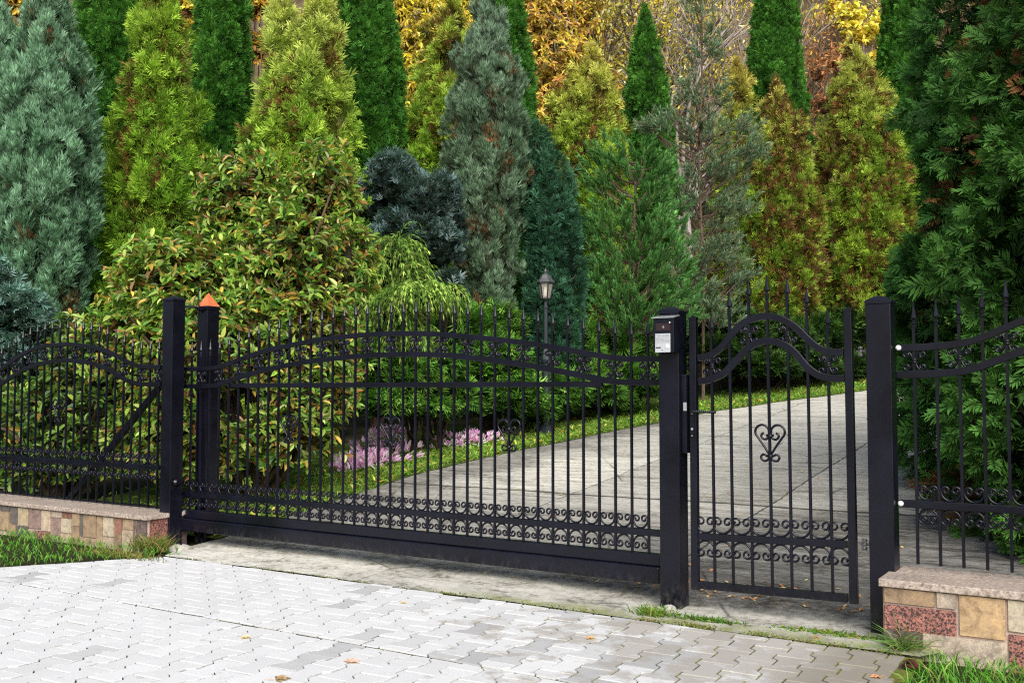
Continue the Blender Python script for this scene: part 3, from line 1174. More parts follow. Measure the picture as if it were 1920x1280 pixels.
# copper pyramid and antenna on the guide post
mb = MB()
cx, cy, R = (bx0 + bx1) / 2, 0.34 + PW / 2, PW / 2 + 0.004
za = on_y(388, 549, 0.40)[2]
mb.add([(cx - R, cy - R, bzt + 0.021), (cx + R, cy - R, bzt + 0.021), (cx + R, cy + R, bzt + 0.021), (cx - R, cy + R, bzt + 0.021), (cx, cy, za)],
       [(0, 1, 4), (1, 2, 4), (2, 3, 4), (3, 0, 4), (3, 2, 1, 0)])
mb.build('copper_cap', M_COPPER, P_B)
mb = MB()
pa = on_y(371.5, 580, 0.31)
ztop = on_y(371.5, 530, 0.31)[2]
tube(mb, [(pa[0], 0.315, pa[2] - 0.03), (pa[0], 0.315, pa[2] + 0.06), (pa[0], 0.312, ztop)], [0.012, 0.008, 0.0045], 6)
tube(mb, [(pa[0] - 0.01, 0.315, pa[2]), (pa[0] + 0.05, 0.333, pa[2])], [0.013, 0.016], 8)
mb.build('antenna', M_PAINT, P_B)
mb = MB()
for xx in (bx0 + 0.028, bx0 + 0.062):
    box(mb, (xx, 0.322, 0.06), (xx + 0.016, 0.3385, on_y(390, 735, 0.33)[2]))
for px, py in ((372, 722), (371.5, 741)):
    q = on_y(px, py, 0.335)
    tube(mb, [(q[0], 0.334, q[2]), (q[0], 0.322, q[2])], 0.010, 8)
mb.build('roller_bracket', M_PAINT, P_B)

# strike box on the middle post
mb = MB()
za, zb_ = on_y(1288, 702, 0.07)[2], on_y(1288, 849, 0.07)[2]
box(mb, (mx1 + 0.001, 0.035, zb_), (mx1 + 0.036, 0.125, za))
mb.build('strike_box', M_PAINT, P_M, bevel=0.003)
mb = MB()
q = on_y(1290, 762, 0.035)
box(mb, (mx1 + 0.018, 0.026, q[2] - 0.027), (mx1 + 0.040, 0.0345, q[2] + 0.027))
mb.build('strike_plate', M_STEEL, P_M, bevel=0.001)

# ------------------------------------------------------------------ sliding gate
YS = 0.20
TOPX = [361.0, 378.4, 396.3, 412.5, 430.8, 448.3, 467, 485.7, 504.4, 523.9, 543.4, 563.3, 583.2, 603.9, 624.2, 645.4, 667.3, 688.8, 710.4, 732.7, 755.9, 779.4,
        802.5, 827.1, 851.8, 877.5, 902.2, 928.3, 955, 981.1, 1009.7, 1036.8, 1064.4, 1093.5, 1123.5, 1152.6, 1183.1, 1213.1]
up = profile([(345, 691.6), (376, 691.3), (407.7, 688.5), (428, 682), (450, 674), (487, 661), (524, 651.7), (563, 643.8), (604, 636.7), (645, 631.4), (689, 627.6), (733, 625.6), (779, 625.4),
              (828, 626.8), (852, 628.8), (902, 633.5), (955, 639), (1008, 646), (1064, 655.5), (1123, 666.5), (1152, 671), (1183, 673), (1233, 673)], YS)
lo = profile([(345, 723.6), (376, 723.6), (400, 723), (418, 718.8), (450, 707.2), (487, 696.4), (524, 687.5), (563, 680), (604, 674.3), (645, 669.6), (689, 666.4), (733, 664.4), (779, 663.8),
              (828, 665.2), (852, 667), (902, 672.5), (955, 679.5), (1008, 687.7), (1064, 698.5), (1121, 710), (1152, 715), (1183, 716.6), (1233, 716.6)], YS)
# level the ends
xs = np.array([on_y(p, 610, YS)[0] for p in TOPX])
kx = np.polyfit(np.arange(len(xs)), xs, 1)
DX = kx[0]
X0 = kx[1]
xL, xR = X0 - 3.2 * DX, X0 + 37.75 * DX
zu0, zl0 = up[0, 1], lo[0, 1]
up = np.vstack([[xL, zu0], up[1:-1], [xR, up[-1, 1]]])
lo = np.vstack([[xL, zl0], lo[1:-1], [xR, lo[-1, 1]]])
zs1, zs0 = on_y(341, 927.7, YS)[2], on_y(1180, 990.4, YS)[2]
zscroll = (zs1 + zs0) / 2
zcr = (on_y(479, 722.8, YS)[2] + on_y(960, 719.8, YS)[2]) / 2
zb1 = (on_y(344, 956.9, YS - 0.03)[2] + on_y(1238, 1035.4, YS - 0.03)[2]) / 2      # top of the bottom beam
zt0 = (on_y(339, 997, YS - 0.06)[2] + on_y(1236, 1091.0, YS - 0.06)[2]) / 2         # underside
zbm = (on_y(344, 973, YS - 0.03)[2] + on_y(1236, 1057, YS - 0.03)[2]) / 2
sg = empty('sliding_gate', ((xL + xR) / 2, YS, 0.0), 'wide black wrought iron sliding gate with an arched top and three heart ornaments', 'gate')
rail(sg, 'arched_rail', up, YS)
rail(sg, 'arched_rail', lo, YS, 0.042)
mb = MB()
pathbar(mb, [(X0 + 4.3 * DX, zcr), (X0 + 34.2 * DX, zcr)], 0.040, 0.030, y=YS)
mb.build('cross_rail', M_PAINT, sg, bevel=0.003)
mb = MB()
pathbar(mb, [(xL, zscroll), (xR, zscroll)], 0.046, 0.032, y=YS)
mb.build('scroll_rail', M_PAINT, sg, bevel=0.003)
mb = MB()
box(mb, (xL - 2.75, YS - 0.034, zbm), (xR, YS + 0.034, zb1))
mb.build('bottom_beam', M_PAINT, sg, bevel=0.005)
mb = MB()
box(mb, (xL - 2.75, YS - 0.062, zt0), (xR + 0.002, YS + 0.062, zbm - 0.002))
mb.build('track_beam', M_PAINT, sg, bevel=0.008)
mb = MB()
q = on_y(341, 960, 0.14)
box(mb, (q[0] + 0.0, 0.155, q[2] - 0.018), (q[0] + 0.022, 0.163, q[2] + 0.018))
mb.build('end_plate', M_STEEL, sg, bevel=0.001)
mb = MB()
a, b = on_y(296, 727, 0.235), on_y(133, 930, 0.235)
pathbar(mb, [(a[0] + 0.25, a[2] + (a[2] - b[2]) / (a[0] - b[0]) * 0.25), (a[0], a[2]), (b[0], b[2]), (b[0] - 0.12, b[2] + (b[2] - a[2]) / (a[0] - b[0]) * 0.12)], 0.06, 0.04, y=0.245)
mb.build('brace', M_PAINT, sg, bevel=0.003)
SCU, SCD = make_scroll(DX * 0.44 * 2 * 0.98, 1), make_scroll(DX * 0.44 * 2 * 0.98, -1)
BUT = make_butterfly(0.070, 0.062)
HEART = make_heart(0.112)
for i in range(-3, 38):
    x = X0 + i * DX
    zt_ = zat(up, x)
    make_picket(sg, x, YS, zb1 - 0.001, zt_ + TIP - FIN_H)
    if i % 2 == 1:
        place('scroll_ornament', BUT, sg, (x, YS, (zt_ + zat(lo, x)) / 2))
    if i in (10, 19, 28):
        place('heart_ornament', HEART, sg, (x, YS, on_y(1000, {10: 803, 19: 809, 28: 813}[i], YS)[2] if False else on_y(TOPX[i] if i < 38 else 0, {10: 801, 19: 806, 28: 812}[i], YS)[2]))
    if i < 37:
        place('scroll', SCU, sg, (x + DX / 2, YS, zscroll + 0.026))
        place('scroll', SCD, sg, (x + DX / 2, YS, zscroll - 0.026))

# ------------------------------------------------------------------ small gate
YW = 0.07
wg = empty('garden_gate', on_y(1450, 1110, YW) * np.array([1, 1, 0]) + np.array([0, 0, 0.1]), 'narrow black iron garden gate with one heart, right of the intercom post', 'gate')


def stile(pxa, pya, pxb, pyb, w=0.046):
    a, b = on_y(pxa, pya, YW), on_y(pxb, pyb, YW)
    mb = MB()
    h = w / 2
    c = [(-h, -h), (h, -h), (h, h), (-h, h)]
    V = [(a[0] + p, YW + q, a[2]) for p, q in c] + [(b[0] + p, YW + q, b[2]) for p, q in c]
    mb.add(V, [(0, 1, 2, 3)[::-1], (4, 5, 6, 7)] + [(k, (k + 1) % 4, 4 + (k + 1) % 4, 4 + k) for k in range(4)])
    o = mb.build('stile', M_PAINT, wg, bevel=0.003)
    mb = MB()
    e = h + 0.003
    box(mb, (b[0] - e, YW - e, b[2] - 0.012), (b[0] + e, YW + e, b[2] + 0.004))
    box(mb, (b[0] - 0.012, YW - 0.012, b[2] + 0.004), (b[0] + 0.012, YW + 0.012, b[2] + 0.014))
    c = mb.build('stile_cap', M_PAINT, o, bevel=0.002)
    return a, b


wl = stile(1304.5, 1104, 1300, 596)
wr = stile(1601.5, 1131, 1590, 580)
uw = profile([(1308, 670.6), (1322, 669), (1334, 664), (1350, 653), (1364, 637), (1386, 612), (1408, 598.5), (1436, 592.8), (1462, 597), (1490, 612), (1512, 633), (1534, 652), (1556, 659.3), (1582, 660.3)], YW)
lw = profile([(1309, 715), (1326, 712.5), (1340, 708), (1359, 698), (1380, 676), (1402, 653), (1421.5, 642), (1441, 639), (1468, 645), (1490, 660), (1512, 686), (1534, 702.5), (1556, 708.5), (1583, 709)], YW)
rail(wg, 'arched_rail', uw, YW, 0.042)
rail(wg, 'arched_rail', lw, YW, 0.042)
sr = profile([(1309, 1005.0), (1589, 1019.8)], YW)
rail(wg, 'scroll_rail', sr, YW, 0.044)
br = profile([(1309.5, 1095.2), (1590, 1120.5)], YW)
rail(wg, 'bottom_rail', br, YW, 0.046, t=0.045)
PXT = [1333.5, 1366.8, 1402.9, 1437.4, 1475.1, 1511.8, 1551.2]
PXB = [1340.9, 1375.5, 1411.8, 1448.8, 1485.5, 1523.2, 1561.9]
PYT = [587.5, 546.5, 524.6, 516.4, 520.2, 538.3, 576.6]
WB = []
for i in range(7):
    b = on_y(PXB[i], 1103 + i * 2.6, YW)
    t = on_y(PXT[i], PYT[i], YW)
    WB.append((b[0], t[0]))
    make_picket(wg, b[0], YW, zat(br, b[0]) + 0.02, t[2] - FIN_H, lean=t[0] - b[0])
BUTW = make_butterfly(0.066, 0.062)
for k, pz in ((0, 686), (2, 628.5), (4, 626), (6, 683)):
    q = on_y(PXT[k] + 1.6, pz, YW)
    place('scroll_ornament', BUTW, wg, (q[0], YW, q[2]))
q = on_y(1443.8, 826, YW)
place('heart_ornament', make_heart(0.108), wg, (q[0], YW, q[2]))
edges_ = [wl[0][0] + 0.023] + [b[0] for b in WB] + [wr[0][0] - 0.023]
SW_U, SW_D = make_scroll(0.126, 1), make_scroll(0.126, -1)
for i in range(8):
    x = (edges_[i] + edges_[i + 1]) / 2 - 0.006
    z = zat(sr, x)
    place('scroll', SW_U, wg, (x, YW, z + 0.025))
    place('scroll', SW_D, wg, (x, YW, z - 0.025))
# lock plate, twisted lever and hinges
mb = MB()
q0, q1 = on_y(1298, 770, YW - 0.023), on_y(1298, 820, YW - 0.023)
box(mb, (q0[0] - 0.014, YW - 0.0275, q1[2]), (q0[0] + 0.014, YW - 0.0232, q0[2]))
lp = mb.build('lock_plate', M_PAINT, wg, bevel=0.001)
mb = MB()
for zz in (q0[2] - 0.018, q1[2] + 0.012):
    tube(mb, [(q0[0], YW - 0.0275, zz), (q0[0], YW - 0.031, zz)], 0.0042, 8)
tube(mb, [(q0[0], YW - 0.0275, (q0[2] + q1[2]) / 2 - 0.03), (q0[0], YW - 0.030, (q0[2] + q1[2]) / 2 - 0.03)], 0.008, 10)
mb.build('lock_cylinder', M_STEEL, lp)
mb = MB()
h0 = on_y(1297, 770.5, YW - 0.06)
for k in range(2):
    tt_ = np.linspace(0, 1, 40)
    ph = tt_ * 40 + k * math.pi
    tube(mb, np.stack([h0[0] - 0.004 + 0.165 * tt_, YW - 0.062 + 0.004 * np.cos(ph), h0[2] - 0.006 * tt_ + 0.004 * np.sin(ph)], 1), 0.006, 6)
tube(mb, [(h0[0], YW - 0.024, h0[2]), (h0[0], YW - 0.062, h0[2])], 0.009, 8)
mb.build('handle', M_PAINT, wg)
M_HINGE = simple('dark_galvanised_steel', (0.14, 0.14, 0.15), 0.4, 0.6, 0.5, 60, 0.3)
for px, py, yy in ((1606, 659, YW), (1613, 1019, YW)):
    q = on_y(px, py, yy)
    mb = MB()
    x = q[0]
    tube(mb, [(x + 0.002, YW, q[2]), (rx0 + 0.001, YW, q[2])], 0.008, 8)
    for dz in (-0.022, 0.0, 0.022):
        lathe(mb, [(0.014, -0.008), (0.017, -0.004), (0.017, 0.004), (0.014, 0.008)], (x + 0.025, YW - 0.004, q[2] + dz), 8)
    box(mb, (rx0 - 0.012, YW - 0.02, q[2] - 0.022), (rx0 - 0.0015, YW + 0.02, q[2] + 0.022))
    mb.build('hinge', M_HINGE, wg)

# ------------------------------------------------------------------ fence panels
YF = 0.09


def fence_panel(label, up_, lo_, zsc, xs_, z0, heart_at, orn, caps=None):
    xl, xr = up_[0, 0], up_[-1, 0]
    root = empty('fence_panel', ((xl + xr) / 2, YF, 0.25), label, 'fence', 'wrought iron fence panels on the low stone walls')
    rail(root, 'arched_rail', up_, YF)
    rail(root, 'arched_rail', lo_, YF, 0.042)
    mb = MB()
    pathbar(mb, [(xl, zsc), (xr, zsc)], 0.044, 0.030, y=YF)
    mb.build('scroll_rail', M_PAINT, root, bevel=0.003)
    d = np.diff(xs_).mean()
    su, sd = make_scroll(d * 0.86, 1), make_scroll(d * 0.86, -1)
    for i, x in enumerate(xs_):
        make_picket(root, x, YF, z0, zat(up_, x) + TIP - FIN_H)
        if i in orn:
            place('scroll_ornament', BUT, root, (x, YF, (zat(up_, x) + zat(lo_, x)) / 2))
        if i in heart_at:
            place('heart_ornament', HEART, root, (x, YF, heart_at[i]))
        if i < len(xs_) - 1:
            place('scroll', su, root, (x + d / 2, YF, zsc + 0.026))
            place('scroll', sd, root, (x + d / 2, YF, zsc - 0.026))
    if caps:
        for x, z in caps:
            mb = MB()
            lathe_y = [(YF - 0.014, 0.016), (YF - 0.022, 0.015), (YF - 0.028, 0.008)]
            tube(mb, [(x, yy, z) for yy, r in lathe_y], [r for yy, r in lathe_y], 12)
            mb.build('bolt_cap', M_WHITE, root)
    return root


S0 = 520
k_ = 0.4219
T = [8, 38, 70, 103, 135, 167, 200, 234, 268, 302, 337, 372, 408, 444, 480, 516, 553, 590, 628, 667, 705]
xf = np.array([on_y(v * k_, 640, YF)[0] for v in T])
kf = np.polyfit(np.arange(len(xf)), xf, 1)
upF = profile([(v * k_, S0 + w_ * k_) for v, w_ in [(0, 411), (35, 386), (70, 361), (105, 339), (135, 325), (165, 314), (200, 305), (235, 300), (270, 298), (300, 298), (330, 299), (400, 307), (440, 316), (480, 330), (520, 349), (560, 371), (600, 389), (640, 397), (680, 398), (716, 398)]], YF)
loF = profile([(v * k_, S0 + w_ * k_) for v, w_ in [(0, 475), (35, 454), (70, 431), (105, 411), (135, 398), (165, 387), (200, 379), (235, 373), (270, 370), (300, 369), (330, 370), (380, 375), (420, 384), (470, 402), (510, 424), (550, 449), (590, 466), (630, 473), (680, 474), (716, 474)]], YF)
xe = kf[1] - 1.6 * kf[0]
zend_u, zend_l = upF[-1, 1], loF[-1, 1]
# the arch comes down again past the edge of the photograph
upF = np.vstack([[xe - 0.25, zend_u], [xe - 0.05, zend_u + 0.004], upF])
loF = np.vstack([[xe - 0.25, zend_l], [xe - 0.05, zend_l + 0.004], loF])
zscF = (on_y(0, 861, YF)[2] + on_y(299, 872.5, YF)[2]) / 2
xsF = [kf[1] + kf[0] * i for i in range(-2, 21)]
z0F = 0.30
fence_panel('arched black iron fence panel with one heart, on the long low left wall', upF, loF, zscF, xsF, z0F,
            {10: on_y(292 * k_, S0 + 588 * k_, YF)[2]}, {2, 4, 6, 8, 10, 12, 14, 16, 18, 20, 22})
s2 = 0.2031
Rx = [257, 468, 677, 895, 1114]
xr_ = np.array([on_y(1660 + v * s2, 600, YF)[0] for v in Rx])
kr = np.polyfit(np.arange(5), xr_, 1)
upR = profile([(1660 + v * s2, 520 + w_ * s2) for v, w_ in [(105, 651), (200, 649), (300, 645), (400, 640), (500, 633), (600, 624), (700, 610), (800, 588), (900, 555), (1000, 514), (1100, 470), (1200, 427), (1275, 397)]], YF)
loR = profile([(1660 + v * s2, 520 + w_ * s2) for v, w_ in [(105, 898), (200, 896), (300, 893), (400, 890), (500, 886), (600, 878), (700, 866), (800, 845), (900, 815), (1000, 778), (1100, 741), (1200, 706), (1275, 681)]], YF)


def mirror_on(pr, rise):
    xe_, ze = pr[-1]
    xc = xe_ + 0.62
    add = [(xe_ + 0.15, ze + rise * 0.42), (xe_ + 0.35, ze + rise * 0.8), (xc, ze + rise)]
    left_ = np.vstack([pr, add])
    right_ = left_[:-1][::-1].copy()
    right_[:, 0] = 2 * xc - right_[:, 0]
    return np.vstack([left_, right_])


upR, loR = mirror_on(upR, 0.13), mirror_on(loR, 0.12)
zscR = (on_y(1689, 944, YF)[2] + on_y(1918, 955.0, YF)[2]) / 2
nR = int((upR[-1, 0] - kr[1] - 0.03) / kr[0])
z0R = (on_y(1720, 1057, YF)[2] + on_y(1897, 1072, YF)[2]) / 2
fence_panel('arched black iron fence panel with white bolt caps, on the short right wall', upR, loR, zscR, [kr[1] + kr[0] * i for i in range(nR + 1)], z0R,
            {nR // 2: 0.95}, {i for i in range(nR + 1) if i % 2 == 0}, caps=[(on_y(1685.5, 651.6, YF)[0], upR[0, 1]), (on_y(1690, 943.5, YF)[0], zscR)])

# ------------------------------------------------------------------ low stone walls
TILE = {'slate': (0.085, 0.085, 0.09, 0.3), 'tan': (0.33, 0.24, 0.155, 0.06), 'brown': (0.27, 0.19, 0.12, 0.05), 'cream': (0.52, 0.45, 0.34, 0.1), 'purple': (0.26, 0.175, 0.165, 0.1),
        'beige': (0.46, 0.37, 0.28, 0.12), 'red': (0.27, 0.115, 0.085, 0.25), 'granite': (0.36, 0.155, 0.125, 0.95), 'plum': (0.13, 0.09, 0.095, 0.4), 'pink': (0.34, 0.22, 0.185, 0.2),
        'gold': (0.42, 0.29, 0.165, 0.16), 'sand': (0.42, 0.35, 0.28, 0.28), 'yellow': (0.46, 0.38, 0.25, 0.1)}


def tiles(mb, rects, y, gap=0.005):
    for x0, x1, z0, z1, kname in rects:
        c = np.array(TILE[kname])
        y_ = y
        y = y_ - random.uniform(0, 0.005)
        if y < -0.2 and x1 < -2:
            c[:3] = c[:3] * 0.78 + np.array([0.26, 0.205, 0.155]) * 0.22
        c = c * np.array([1, 1, 1, 1]) * np.array([random.uniform(0.9, 1.1)] * 3 + [1])
        v = [(x0 + gap, y, z0 + gap), (x1 - gap, y, z0 + gap), (x1 - gap, y, z1 - gap), (x0 + gap, y, z1 - gap)]
        v += [(x, yy + 0.018, z) for x, yy, z in v]
        mb.add(v, [(0, 1, 2, 3), (1, 0, 4, 5), (2, 1, 5, 6), (3, 2, 6, 7), (0, 3, 7, 4)], np.tile(c, (8, 1)))
        y = y_


YWF = -0.215
WT = 0.44     # thickness
# left wall
xw1 = on_y(275.5, 985, YWF)[0]
xw0 = -13.0
ztop = (on_y(0, 941, YWF - 0.03)[2] + on_y(262, 963, YWF - 0.03)[2]) / 2
lwall = empty('stone_wall', (-10, YWF, 0), 'long low wall of mixed brown, cream and purple stone tiles left of the gate', 'wall')
mb = MB()
box(mb, (xw0, YWF + 0.002, -0.1), (xw1 - 0.002, YWF + WT, ztop - 0.041))
mb.build('wall_core', M_MORTAR, lwall)
mb = MB()
box(mb, (xw0, YWF - 0.035, ztop - 0.04), (xw1 + 0.03, YWF + WT + 0.03, ztop))
mb.build('coping', M_GRANITE, lwall, bevel=0.005)
H0, H1 = -0.05, ztop - 0.045


def lx(px):
    return on_y(px, 985, YWF)[0]


def zz_(t):
    return H1 + (H0 - H1) * t


LT = [(252, 275, 0, 1, 'plum'), (231, 251, 0, .34, 'tan'), (231, 251, .34, 1, 'beige'), (216, 230, 0, .5, 'red'), (216, 230, .5, 1, 'brown'), (195, 215, 0, .62, 'cream'), (195, 215, .62, 1, 'beige'),
      (183, 194, 0, 1, 'tan'), (158, 182, 0, .72, 'brown'), (151, 157, 0, .72, 'slate'), (151, 182, .72, 1, 'pink'), (136, 150, 0, .42, 'tan'), (136, 150, .42, 1, 'brown'),
      (118, 135, 0, .2, 'red'), (97, 117, 0, .22, 'sand'), (97, 116, .22, .95, 'purple'), (116, 135, .2, .68, 'cream'), (116, 135, .68, 1, 'yellow'), (79, 96, 0, .7, 'beige'), (55, 78, 0, .66, 'purple'),
      (67, 96, .7, 1, 'granite'), (55, 66, .66, 1, 'sand'), (35, 54, 0, .62, 'yellow'), (20, 34, 0, .6, 'slate'), (32, 54, .62, 1, 'slate'), (19, 31, .6, 1, 'brown'), (0, 18, 0, .2, 'slate'), (-12, 18, .2, .85, 'tan')]
rects = [(lx(a), lx(b + 1), zz_(t1), zz_(t0), k) for a, b, t0, t1, k in LT]
x = lx(-12)
keys = list(TILE)
x = min(x, lx(0))
rects.append((lx(-12), lx(0), zz_(.2), zz_(0), 'beige'))
x = lx(-12)
while x > xw0 + 0.2:
    w_ = random.uniform(0.14, 0.3)
    t = random.choice([0.35, 0.5, 0.65, 1])
    rects.append((x - w_, x, zz_(t), zz_(0), random.choice(keys)))
    if t < 1:
        rects.append((x - w_, x, zz_(1), zz_(t), random.choice(keys)))
    x -= w_
mb = MB()
tiles(mb, rects, YWF - 0.010)
# end face
c = TILE['granite']
for y0, y1, kk in ((YWF + 0.03, YWF + 0.24, 'granite'), (YWF + 0.245, YWF + WT - 0.01, 'plum')):
    v = [(xw1 + 0.008, y0, H0), (xw1 + 0.008, y1, H0), (xw1 + 0.008, y1, H1), (xw1 + 0.008, y0, H1)]
    v += [(xw1 - 0.004, b, cc) for a, b, cc in v]
    mb.add(v, [(0, 1, 2, 3), (1, 0, 4, 5), (2, 1, 5, 6), (3, 2, 6, 7), (0, 3, 7, 4)], np.tile(np.array(TILE[kk]), (8, 1)))
mb.build('stone_facing', M_STONE, lwall)
# right wall
YRF = -0.235
a = on_y(1657, 1094, YRF)
xr0, xr1 = a[0], 3.2
ztr = (on_y(1649, 1084, YRF - 0.03)[2] + on_y(1920, 1110.5, YRF - 0.03)[2]) / 2
rwall = empty('stone_wall', (1.0, YRF, 0), 'short low wall of red granite, gold and cream stone tiles at the right edge', 'wall')
mb = MB()
box(mb, (xr0 + 0.002, YRF + 0.002, -0.1), (xr1, -0.0025, ztr - 0.043))
box(mb, (rx1 + 0.001, -0.0024, -0.1), (xr1, YRF + WT, ztr - 0.043))
mb.build('wall_core', M_MORTAR, rwall)
mb = MB()
box(mb, (xr0 - 0.022, YRF - 0.03, ztr - 0.042), (xr1, -0.003, ztr))
box(mb, (rx1 + 0.0005, -0.0029, ztr - 0.042), (xr1, YRF + WT + 0.03, ztr))
mb.build('coping', M_GRANITE, rwall, bevel=0.004)


def rr2(px, py):
    q = on_y(1660 + px * 0.1874, 1040 + py * 0.1874, YRF - 0.01)
    return q[0], q[2]


rects = []
for x0, x1, ya, yb, kk in [(-14, 495, 290, 468, 'brown'), (510, 708, 345, 525, 'sand'), (-14, 708, 488, 735, 'granite'), (735, 1200, 375, 800, 'gold'), (1222, 1800, 425, 760, 'cream'), (1232, 1800, 790, 1250, 'granite'),
                           (372, 1222, 775, 1100, 'sand'), (-14, 365, 745, 960, 'plum'), (1820, 2300, 430, 900, 'tan'), (1820, 2300, 920, 1300, 'purple'), (2320, 2900, 430, 1300, 'beige')]:
    x0_, za_ = rr2(x0, ya)
    x1_, _ = rr2(x1, ya)
    _, zb2 = rr2(x0, yb)
    rects.append((x0_, x1_, zb2, min(za_, ztr - 0.046), kk))
mb = MB()
tiles(mb, rects, YRF - 0.010, 0.002)
v = [(xr0 - 0.006, -0.01, -0.05), (xr0 - 0.006, YRF + 0.004, -0.05), (xr0 - 0.006, YRF + 0.004, ztr - 0.046), (xr0 - 0.006, -0.01, ztr - 0.046)]
v += [(xr0 + 0.004, b, cc) for a, b, cc in v]
mb.add(v, [(0, 1, 2, 3), (1, 0, 4, 5), (2, 1, 5, 6), (3, 2, 6, 7), (0, 3, 7, 4)], np.tile(np.array(TILE['tan']), (8, 1)))
mb.build('stone_facing', M_STONE, rwall)

# ------------------------------------------------------------------ intercom on the middle post
YI = -0.085
ia, ib = on_y(1224.8, 597, YI), on_y(1263.5, 661, YI)
ix0, ix1, iz0, iz1 = ia[0], ib[0], ib[2], ia[2]
it = empty('intercom', ((ix0 + ix1) / 2, YI, iz0), 'grey and black video intercom box mounted on the middle gate post', 'intercom')
mb = MB()
V = [(ix0, YI, iz0 + 0.004), (ix1, YI, iz0 + 0.004), (ix1, -0.001, iz0 + 0.004), (ix0, -0.001, iz0 + 0.004),
     (ix0, YI, iz1), (ix1, YI, iz1), (ix1, -0.001, iz1 + 0.014), (ix0, -0.001, iz1 + 0.014)]
mb.add(V, [(3, 2, 1, 0), (4, 5, 6, 7), (0, 1, 5, 4), (1, 2, 6, 5), (2, 3, 7, 6), (3, 0, 4, 7)])
mb.build('housing', M_PAINT, it, bevel=0.002)
mb = MB()
V = [(ix0 - 0.008, YI - 0.012, iz1 + 0.000), (ix1 + 0.008, YI - 0.012, iz1 + 0.000), (ix1 + 0.008, -0.0015, iz1 + 0.018), (ix0 - 0.008, -0.0015, iz1 + 0.018)]
V += [(x, y, z + 0.004) for x, y, z in V]
mb.add(V, [(3, 2, 1, 0), (4, 5, 6, 7), (0, 1, 5, 4), (1, 2, 6, 5), (2, 3, 7, 6), (3, 0, 4, 7)])
mb.build('rain_hood', M_STEEL, it)
fx = lambda t: ix0 + (ix1 - ix0) * t
fz_ = lambda t: iz1 + (iz0 - iz1) * t
mb = MB()
box(mb, (fx(.13), YI - 0.004, fz_(.36)), (fx(.84), YI - 0.0005, fz_(.15)))
cw = mb.build('camera_window', M_DARKGLASS, it)
mb = MB()
cx, cz = fx(.50), fz_(.26)
tube(mb, [(cx, YI - 0.0042, cz), (cx, YI - 0.0062, cz)], [0.0075, 0.0065], 14)
mb.build('lens_ring', M_STEEL, cw)
mb = MB()
tube(mb, [(cx, YI - 0.0063, cz), (cx, YI - 0.0072, cz)], 0.0035, 10)
mb.build('lens', M_DARKGLASS, cw)
mb = MB()
box(mb, (fx(.79), YI - 0.003, fz_(.155)), (fx(.84), YI - 0.0004, fz_(.11)))
mb.build('status_light', M_WHITE, it)
mb = MB()
box(mb, (fx(.10), YI - 0.005, fz_(.985)), (fx(.84), YI - 0.0006, fz_(.445)))
sp = mb.build('speaker_plate', M_SILVER, it, bevel=0.001)
mb = MB()
for k in range(7):
    z = fz_(.475 + k * 0.035)
    box(mb, (fx(.13), YI - 0.0075, z - 0.0016), (fx(.81), YI - 0.0051, z + 0.0016))
mb.build('speaker_slats', M_SILVER, sp)
mb = MB()
box(mb, (fx(.63), YI - 0.009, fz_(.865)), (fx(.79), YI - 0.0051, fz_(.76)))
mb.build('call_button', M_WHITE, sp, bevel=0.001)
mb = MB()
box(mb, (fx(.14), YI - 0.0065, fz_(.862)), (fx(.38), YI - 0.0051, fz_(.832)))
mb.build('name_strip', M_DARKGLASS, sp)
mb = MB()
tube(mb, [(fx(.45), YI - 0.0051, fz_(.925)), (fx(.45), YI - 0.0062, fz_(.925))], 0.003, 8)
mb.build('microphone', M_DARKGLASS, sp)

# ------------------------------------------------------------------ lamp post in the garden
LZ = 15.4
q = at_depth(1023, 560, LZ)
g0 = float(slope(q[1]))
lamp = empty('garden_lamp', (q[0], q[1], g0), 'grey green cast iron lamp post with six sided lantern beside the drive', 'lamp post')
zp = lambda py: at_depth(1023, py, LZ)[2]
pxm = LZ / F
mb = MB()
b0 = zp(572)
prof = [(0.16, 0), (0.16, 0.06), (0.12, 0.1), (7.5 * pxm, 0.16), (6.8 * pxm, zp(712) - g0), (6.6 * pxm, zp(684) - g0), (8.5 * pxm, zp(680) - g0), (9.5 * pxm, zp(674) - g0), (8.6 * pxm, zp(668) - g0), (7.5 * pxm, zp(664) - g0),
        (8.2 * pxm, zp(662) - g0), (5.2 * pxm, zp(655) - g0), (4.6 * pxm, zp(640) - g0), (4.2 * pxm, zp(580) - g0), (5 * pxm, zp(577) - g0), (5 * pxm, zp(575) - g0), (3.6 * pxm, zp(573) - g0), (3.2 * pxm, zp(566) - g0), (5.5 * pxm, zp(562.5) - g0), (9 * pxm, zp(561) - g0), (9 * pxm, zp(559.5) - g0)]
lathe(mb, prof, (q[0], q[1], g0), 12)
mb.build('post', M_LAMP, lamp)
zb_, zt_ = zp(559.5), zp(530.5)
rb, rt = 9.2 * pxm, 14.5 * pxm
ln_ = MB()
ang = [math.pi / 3 * k + 0.35 for k in range(6)]
for a in ang:
    tube(ln_, [(q[0] + rb * math.cos(a), q[1] + rb * math.sin(a), zb_), (q[0] + rt * math.cos(a), q[1] + rt * math.sin(a), zt_)], 0.011, 5)
lathe(ln_, [(rt + 0.01, zt_ - 0.015), (rt + 0.01, zt_ + 0.005)], (q[0], q[1], 0), 6, rot=0.35)
lf = ln_.build('lantern_frame', M_LAMP, lamp)
gl = MB()
